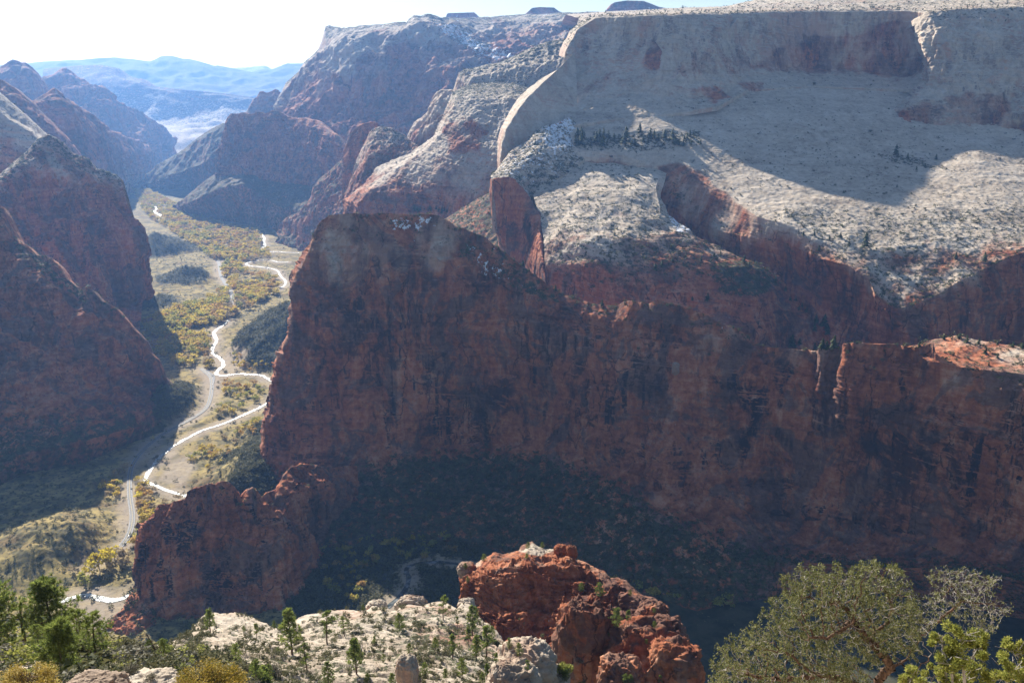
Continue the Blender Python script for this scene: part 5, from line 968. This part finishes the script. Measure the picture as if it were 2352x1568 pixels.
for (u, v, h, var) in [(1213, 1260, 16, 3), (1245, 1258, 14, 3), (1111, 1288, 17, 5), (1070, 1306, 14, 5), (1210, 1282, 13, 5), (1075, 1337, 14, 5), (1335, 1357, 20, 5), (1378, 1367, 30, 5), (1447, 1367, 14, 5), (1502, 1407, 12, 5), (1503, 1442, 18, 1), (1435, 1572, 28, 1), (1448, 1568, 22, 1), (1515, 1574, 26, 2), (1298, 1562, 30, 3), (1338, 1572, 30, 5), (1485, 1478, 12, 5), (1400, 1460, 10, 5)]:
    p, n, _ = ray(u, v)
    if p is not None: place_pine(p, hpx(p, h), var, 'small pine or shrub clinging to the red fin and its boulders', 'small pines on the red fin and boulders', 1.2)
# --- the big pines of the lower left
def big_pine(u, v, hp, label, seed, Y=None, **kw):
    p, n, _ = ray(u, v)
    if p is None: p = W(u, v, Y)
    TR, CR = pine(seed, **kw); PV.append((TR.mesh('trunk', [M_BARK], True), CR.mesh('crown', [M_PINE])))
    place_pine(p, hpx(p, hp), len(PV)-1, label, rz=0)
B = dict(needles=20, nl=.05, nw=.085)
big_pine(122, 1490, 165, 'largest round crowned pine at the lower left', 31, nb=42, tufts=22, rad=.33, base=.20, **B)
big_pine(146, 1560, 140, 'bright green young pine in front of the largest lower left pine', 32, nb=30, tufts=22, rad=.31, base=.05, needles=22, nl=.08, nw=.06)
big_pine(-8, 1500, 165, 'pine cut by the left edge of the picture', 33, nb=44, tufts=24, rad=.36, base=.12, **B)
big_pine(222, 1512, 112, 'slender pine right of the largest lower left pine', 34, nb=30, tufts=16, rad=.32, base=.15, sparse=.85, **B)
big_pine(182, 1500, 105, 'small crooked pine between the big lower left pines', 35, nb=26, tufts=16, rad=.3, base=.2, **B)
big_pine(90, 1500, 70, 'bushy young pine under the largest lower left pine', 36, nb=26, tufts=18, rad=.34, base=.05, **B)
# --- shrubs with real leaves
def shrub(name, c, r, label, mat, n, size, seed, thin=.6, twigs=60, tm=M_BARK, group=None, cat='shrub', lump=14):
    g = np.random.default_rng(seed); o = bpy.data.objects.new(name, None); COL.objects.link(o); o.location = c-np.array([0, 0, r[2]*.8]); o['label'] = label; o['category'] = cat
    if group: o['group'] = group
    A = Acc(); r = np.array(r)
    if n:
        cs = g.normal(size=(lump, 3)); cs /= np.linalg.norm(cs, axis=1)[:, None]; cs[:, 2] = np.abs(cs[:, 2])*.9; cs = cs*g.uniform(.45, .8, (lump, 1))
        rs = g.uniform(.25, .42, lump); per = n//lump
        V, T = clumps(g, cs*r+np.array([0, 0, r[2]*.3]), rs*r.min()*1.25, per, np.full(per*lump, size), thin, .35); A.add(V, T)
        link('leaves', A.mesh('leaves', [mat]), parent=o)
    B_ = Acc()
    for k in range(twigs):
        d = g.normal(size=3); d[2] = abs(d[2])*1.3+.4; d /= np.linalg.norm(d); L_ = g.uniform(.7, 1.08)
        q = [d*r*L_*t+np.array([0, 0, 0])+g.normal(size=3)*.05*r*t for t in (0, .4, .75, 1)]
        B_.add(*tube(q, [r[0]*.018, r[0]*.012, r[0]*.008, r[0]*.004], 3))
        for j in range(3 if n else 6):
            t0 = g.uniform(.4, .95); p0 = d*r*L_*t0; e = p0+(g.normal(size=3)*.22+d*.2)*r; B_.add(*tube([p0, e], [r[0]*.007, r[0]*.003], 3))
    link('branches', B_.mesh('branches', [tm]), parent=o)
    return o
def at(u, v, Y): return W(u, v, Y)
shrub('gold_shrub', at(478, 1556, 36), (2.1, 1.6, 1.35), 'rounded shrub of small gold and green leaves at the bottom edge', M_GOLD, 15000, .055, 41, .55, 50, lump=26)
shrub('gold_shrub', at(60, 1556, 36), (2.0, 1.5, 1.0), 'gold leaved shrub in the bottom left corner', M_GOLD, 12000, .055, 42, .55, 40, lump=22)
shrub('gold_shrub', at(222, 1570, 40), (1.9, 1.2, .75), 'low gold leaved shrub behind the pink boulder', M_GOLD, 8000, .055, 43, .55, 30, lump=18)
def onr(u, v, px):
    p, n, _ = ray(u, v); return p, hpx(p, px)
for i, (u, v, px, mt, lab, n) in enumerate([(300, 1512, 46, M_SAGE, 'bare purple twigged shrub on the lower left ledge', 0), (372, 1520, 26, M_SAGE, 'grey bare shrub beside the cone shaped young pine', 0), (300, 1545, 34, M_SAGE, 'grey sage bush on the lower left ledge', 1500), (345, 1560, 24, M_SAGE, 'small grey sage bush at the bottom of the ledge', 900), (318, 1538, 14, M_JUN, 'small bright green bush on the lower left ledge', 700),
                                         (12, 1505, 30, M_SAGE, 'rusty grey bush at the left edge of the ledge', 900), (590, 1566, 62, M_PINE, 'dense dark green bush right of the gold shrub', 5000), (625, 1548, 40, M_SAGE, 'grey green bush behind the dense dark green one', 1500), (430, 1462, 22, M_SHRUB, 'olive bush on the left end of the cream slope', 900), (455, 1470, 18, M_SHRUB, 'round olive bush at the foot of the left hump', 700), (1295, 1548, 40, M_JUN, 'pale green bush between the tan boulder and the red cluster', 1800), (1330, 1520, 22, M_SAGE, 'grey bush at the foot of the tall red boulder', 700)]):
    p, r = onr(u, v, px); 
    if p is not None: shrub('shrub' if n else 'bare_shrub', p+np.array([0, 0, r*.4]), (r*.6, r*.6, r*.5), lab, mt, n, r*.06, 60+i, .5, 60 if not n else 30, M_TWIG if not n else M_BARK)
# small brush on the near rock
Pn = sample(['slickrock', 'red_wall'], lambda a, n, u, v, P: (np.clip(a, 0, 1)**1.3*sstep(.2, .5, n)+.01)*sstep(-.25, .25, fbm(P, 14, 14, 14, 3, 55)), 2300, 91, 60, 480)
Hn = np.random.default_rng(5).gamma(2.5, .28, len(Pn))+.4
NS = []
for s_ in range(5):
    V, T = far_round(300+s_, 8, 34, 0, .11); NS.append((V*np.array([1.5, 1.5, .9]), T))
two('small_bush', 'brush', Pn, Hn, NS, [mkmesh('small_bush', V, [T], [m_], False) for (V, T), m_ in zip(NS, [M_SHRUB, M_SHRUB, M_SAGE, M_JUN, M_SHRUB])], M_SHRUB, 'small bush growing on the cream foreground slope', 'low brush over the foreground rock', 'bush', 'small bushes on the cream slope', keep=250)
# dead snags
def snag(u, v, px, label, seed, lean=.1):
    p, n, _ = ray(u, v)
    if p is None: return
    h = hpx(p, px); g = np.random.default_rng(seed); A = Acc(); z = np.linspace(0, 1, 7)
    path = np.stack([lean*z*h+.02*h*np.sin(z*6), 0*z, z*h], 1); A.add(*tube(path, h*(.035*(1-z)+.012), 7))
    for k in range(7):
        t = g.uniform(.35, 1); c = np.array([np.interp(t, z, path[:, j]) for j in range(3)]); a = g.uniform(0, 6.28); L_ = h*g.uniform(.15, .4)
        e = c+np.array([math.cos(a), math.sin(a)*.6, g.uniform(-.1, .6)])*L_; m = (c+e)/2+g.normal(size=3)*L_*.1; A.add(*tube([c, m, e], [h*.012, h*.008, h*.003], 4))
    link('dead_tree', A.mesh('dead_tree', [M_DEAD if seed % 2 else M_BARK]), loc=p-np.array([0, 0, .1]), label=label, cat='dead tree')
snag(54, 1488, 116, 'dead brown trunk with broken top left of the largest pine', 2); snag(497, 1440, 46, 'bare grey snag on the left hump of the cream slope', 3, -.3); snag(360, 1500, 48, 'thin leaning bare trunk on the lower left ledge', 4, -.3)
# --- the gnarled tree at the lower right, grown towards the space its crown fills
def grow(root_paths, ells, npts, Yc, dY, seed, infl, kill, step, iters=90):
    g = np.random.default_rng(seed); pts = []
    tot = sum(a*b for _, _, a, b in ells)
    for (eu, ev, a, b) in ells:
        m = int(npts*a*b/tot); q = g.normal(size=(m, 3)); q /= np.linalg.norm(q, axis=1)[:, None]; q *= g.random((m, 1))**.33
        pts.append(W(eu+q[:, 0]*a, ev+q[:, 1]*b, Yc+q[:, 2]*dY))
    A_ = np.concatenate(pts); nodes = []; par = []
    for path in root_paths:
        prev = -1
        if path[0] is not None and nodes:
            d = [np.linalg.norm(W(*path[0])-n_) for n_ in nodes]; prev = int(np.argmin(d))
        w_ = [W(*q) for q in path]
        dd = [w_[0]]
        for a, b in zip(w_[:-1], w_[1:]):
            k = max(1, int(np.linalg.norm(b-a)/step))
            for j in range(1, k+1): dd.append(a+(b-a)*j/k+g.normal(size=3)*step*.18)
        for q in (dd if prev < 0 else dd[1:]):
            nodes.append(q); par.append(prev); prev = len(nodes)-1
    nodes = [np.array(x) for x in nodes]; Nn = np.array(nodes); near = np.full(len(A_), 1e9); ni = np.zeros(len(A_), int)
    for i in range(len(Nn)):
        d = np.linalg.norm(A_-Nn[i], axis=1); m = d < near; near[m] = d[m]; ni[m] = i
    alive = np.ones(len(A_), bool)
    for it in range(iters):
        act = alive & (near < infl)
        if not act.any(): break
        new = []
        for i in np.unique(ni[act]):
            m = act & (ni == i); dv = A_[m]-Nn[i]; dv = (dv/np.linalg.norm(dv, axis=1)[:, None]).sum(0)
            dv = dv/(np.linalg.norm(dv)+1e-9)+g.normal(size=3)*.42; dv /= np.linalg.norm(dv); new.append((i, Nn[i]+dv*step))
        s0 = len(Nn); Nn = np.concatenate([Nn, np.array([x[1] for x in new])]); par += [x[0] for x in new]
        for i in range(s0, len(Nn)):
            d = np.linalg.norm(A_-Nn[i], axis=1); m = d < near; near[m] = d[m]; ni[m] = i
        alive &= near > kill
        if len(Nn) > 9000: break
    return Nn, np.array(par)
def treemesh(Nn, par, rt, rmin, ex=2.35):
    n = len(Nn); w = np.zeros(n); ch = np.zeros(n, int)
    for i in range(n):
        if par[i] >= 0: ch[par[i]] += 1
    w[ch == 0] = 1
    for i in range(n-1, -1, -1):
        if w[i] == 0: w[i] = 1
        if par[i] >= 0: w[par[i]] += w[i]
    r = rmin*w**(1/ex); r = r*min(1, rt/r.max()); r = np.maximum(r, rmin)
    A = Acc(); B = Acc()
    for i in range(n):
        p = par[i]
        if p < 0: continue
        V, Fq = tube([Nn[p], Nn[i]], [r[p] if r[p] < r[i]*1.6 else r[i]*1.15, r[i]], 6 if r[i] > rmin*2.2 else 3)
        (A if r[i] > rmin*2.6 else B).add(V, Fq)
    return A, B, np.where(ch == 0)[0], r
YT = 22.
paths = [[(2040, 2080, YT+1), (2030, 1800, YT+.5), (2016, 1600, YT), (2018, 1560, YT), (2030, 1545, YT), (2051, 1530, YT-.2), (2020, 1495, YT-.4), (1991, 1470, YT-.3), (1972, 1440, YT-.2), (1958, 1420, YT), (1945, 1398, YT+.2), (1925, 1383, YT+.2), (1884, 1382, YT)],
         [(2045, 1530, YT-.1), (2075, 1520, YT+.3), (2101, 1487, YT+.6), (2118, 1462, YT+.8), (2150, 1430, YT+1), (2190, 1395, YT+1), (2210, 1380, YT+1), (2195, 1355, YT+1), (2181, 1337, YT+1)],
         [(1998, 1480, YT-.3), (2010, 1450, YT+.2), (2000, 1425, YT+.4), (1985, 1400, YT+.5), (1976, 1382, YT+.6)], [(2010, 1450, YT+.2), (2035, 1435, YT+.4), (2050, 1400, YT+.5), (2034, 1350, YT+.5), (2025, 1320, YT+.5)],
         [(2016, 1590, YT), (1960, 1570, YT-.5), (1900, 1550, YT-.8), (1858, 1540, YT-1), (1830, 1515, YT-1), (1811, 1500, YT-1)], [(1958, 1420, YT), (1930, 1450, YT-1), (1900, 1465, YT-1.2), (1860, 1462, YT-1.2)],
         [(2080, 1545, YT), (2118, 1525, YT-.6), (2140, 1505, YT-.8), (2168, 1488, YT-.8)], [(1900, 1550, YT-.8), (1800, 1560, YT-.6), (1720, 1550, YT-.4)]]
ells = [(1900, 1350, 120, 62), (2010, 1335, 85, 55), (1850, 1405, 110, 62), (1960, 1420, 110, 60), (1800, 1470, 115, 58), (1930, 1495, 130, 60), (1720, 1510, 90, 50), (1680, 1560, 60, 40), (2070, 1400, 55, 60), (2060, 1470, 70, 45), (1850, 1560, 160, 40)]
Nn, par = grow(paths, ells, 3600, YT, 1.9, 5, .75, .13, .11)
A, B_, tips, r = treemesh(Nn, par, .24, .0042, 1.98)
o = bpy.data.objects.new('gnarled_pine', None); COL.objects.link(o); base = np.array(W(2040, 2080, YT+1)); o.location = base
o['label'] = 'big gnarled tree with twisted dark limbs and grey green needles at the lower right'; o['category'] = 'tree'
def local(Ac, nm, mats, smooth=False):
    Ac.V = [v_-base for v_ in Ac.V]; link(nm, Ac.mesh(nm, mats, smooth), parent=o)
local(A, 'trunk', [M_BARKR], True); local(B_, 'twigs', [M_DEAD])
g = np.random.default_rng(8); outer = r < .0075; C = Nn[outer]; C = C[(fbm(C, .5, .5, .35, 3, 77) > -.13) & (g.random(len(C)) < .92)]
Cn = np.repeat(C, 10, 0)+g.normal(size=(len(C)*10, 3))*.035; Dn = g.normal(size=Cn.shape)*.8+np.array([0, 0, .6])
CR = Acc(); CR.add(*tris(Cn, np.full(len(Cn), .075), g, .22, Dn)); local(CR, 'needles', [M_PINY])
ells2 = [(2160, 1320, 40, 22), (2270, 1440, 40, 20), (2190, 1355, 60, 40), (2250, 1345, 50, 35), (2150, 1390, 50, 40), (2230, 1400, 70, 35), (2290, 1330, 22, 14), (2120, 1430, 40, 30), (2300, 1400, 30, 20), (2215, 1310, 30, 14)]
Nn, par = grow([[(2150, 1430, YT+1), (2190, 1395, YT+1), (2210, 1380, YT+1), (2195, 1355, YT+1), (2181, 1337, YT+1)], [(2210, 1380, YT+1), (2250, 1385, YT+1), (2290, 1390, YT+1)]], ells2, 1500, YT+1, 1.1, 6, .7, .12, .1)
A, B_, tips, r = treemesh(Nn, par, .04, .0040)
local(A, 'bare_limb', [M_BARKR], True); local(B_, 'bare_twigs', [M_DEAD])
C = Nn[(r < .006)]; C = C[g.random(len(C)) < .25]; Cn = np.repeat(C, 7, 0)+g.normal(size=(len(C)*7, 3))*.03
CR = Acc(); CR.add(*tris(Cn, np.full(len(Cn), .065), g, .22)); local(CR, 'sparse_needles', [M_PINY])
# bright junipers in the corner
def juniper(cl, Y, label, seed, n):
    g = np.random.default_rng(seed); o = bpy.data.objects.new('juniper', None); COL.objects.link(o); c0 = np.array(W(cl[0][0], cl[0][1]+260, Y)); o.location = c0; o['label'] = label; o['category'] = 'tree'
    A = Acc(); T_ = Acc(); k = float(proj(W(cl[0][0], cl[0][1], Y))[2])/F
    for (u, v, r_) in cl:
        c = W(u, v, Y+g.normal()*.3)-c0; m = max(5, int(r_/4)); R_ = r_*k
        q = g.normal(size=(m, 3)); q /= np.linalg.norm(q, axis=1)[:, None]; q *= g.uniform(.4, .95, (m, 1)); per = int(n*r_*r_/m/2500)
        A.add(*clumps(g, c+q*R_*np.array([1, 1, .85]), g.uniform(.22, .36, m)*R_, per, np.full(m*per, .045), .4, .3))
        T_.add(*tube([np.array([0, 0, 0]), c*.5+g.normal(size=3)*.2, c], [.10, .05, .02], 6))
        for j in range(26):
            e = c+g.normal(size=3)*R_*.55; s_ = c+(e-c)*.3+g.normal(size=3)*R_*.15; T_.add(*tube([s_, e], [.008, .004], 3))
    link('foliage', A.mesh('foliage', [M_JUN]), parent=o); link('trunk', T_.mesh('trunk', [M_DEAD], False), parent=o)
juniper([(2205, 1462, 40), (2165, 1478, 34), (2240, 1490, 36), (2185, 1520, 44), (2235, 1540, 40), (2150, 1550, 30), (2255, 1470, 26), (2200, 1570, 40)], 17., 'bright yellow green juniper in front of the gnarled tree', 51, 3000)
juniper([(2100, 1560, 34), (2085, 1570, 26), (2125, 1575, 26)], 16., 'low bright green juniper clump under the gnarled tree', 52, 3000)
juniper([(2335, 1500, 36), (2310, 1540, 32), (2350, 1560, 40), (2370, 1500, 40)], 16., 'juniper cut off by the right edge of the picture', 53, 3000)
# ---- camera, light, air
cam = bpy.data.cameras.new('camera'); co = bpy.data.objects.new('camera', cam); COL.objects.link(co)
co.location = (0, 0, CZ); co.rotation_euler = (R(90)-PITCH, 0, 0)
cam.sensor_width = 36; cam.lens = F/2352*36; cam.clip_start = .5; cam.clip_end = 200000
S.camera = co
SAZ, SEL = R(-SUN_L), R(SUN_E)
d = Vector((math.sin(SAZ)*math.cos(SEL), math.cos(SAZ)*math.cos(SEL), math.sin(SEL)))
L = bpy.data.lights.new('sun', 'SUN'); L.energy = SUN_S; L.angle = R(.53); L.color = (1, .93, .82)
lo = bpy.data.objects.new('sun', L); COL.objects.link(lo); lo.rotation_euler = (-d).to_track_quat('-Z', 'Y').to_euler(); lo.location = (0, 0, 3000)
wd = bpy.data.worlds.new('World'); S.world = wd; wd.use_nodes = True; nt = wd.node_tree; nt.nodes.clear()
sk = nt.nodes.new('ShaderNodeTexSky'); sk.sky_type = 'NISHITA'; sk.sun_disc = False; sk.sun_elevation = SEL; sk.sun_rotation = SAZ; sk.altitude = 1500; sk.air_density = 1.2; sk.dust_density = 1.5; sk.ozone_density = 1.
bg = nt.nodes.new('ShaderNodeBackground'); bg.inputs[1].default_value = SKY_S; nt.links.new(sk.outputs[0], bg.inputs[0])
wo = nt.nodes.new('ShaderNodeOutputWorld'); nt.links.new(bg.outputs[0], wo.inputs[0])
if HAZE > 0:
    x0, x1, y0, y1, z0, z1 = -30000, 30000, -7000, 34000, -480, 1250
    Vh = np.array([(x, y, z) for x in (x0, x1) for y in (y0, y1) for z in (z0, z1)])
    Fh = np.array([[0, 1, 3, 2], [4, 6, 7, 5], [0, 4, 5, 1], [2, 3, 7, 6], [0, 2, 6, 4], [1, 5, 7, 3]])
    hm = bpy.data.materials.new('haze'); hm.use_nodes = True; t = hm.node_tree; t.nodes.clear()
    pvn = t.nodes.new('ShaderNodeVolumePrincipled'); pvn.inputs['Color'].default_value = HAZE_C; pvn.inputs['Density'].default_value = HAZE; pvn.inputs['Anisotropy'].default_value = HAZE_G
    oo = t.nodes.new('ShaderNodeOutputMaterial'); t.links.new(pvn.outputs[0], oo.inputs['Volume'])
    link('haze', mkmesh('haze', Vh, [Fh], [hm], False), kind='stuff')
S.view_settings.view_transform = 'Standard'; S.view_settings.look = 'None'; S.view_settings.exposure = EXPO; S.view_settings.gamma = 1
S.render.engine = 'CYCLES'; S.cycles.use_denoising = True; S.cycles.max_bounces = 5; S.cycles.volume_bounces = 1; S.cycles.diffuse_bounces = 3; S.cycles.transparent_max_bounces = 8
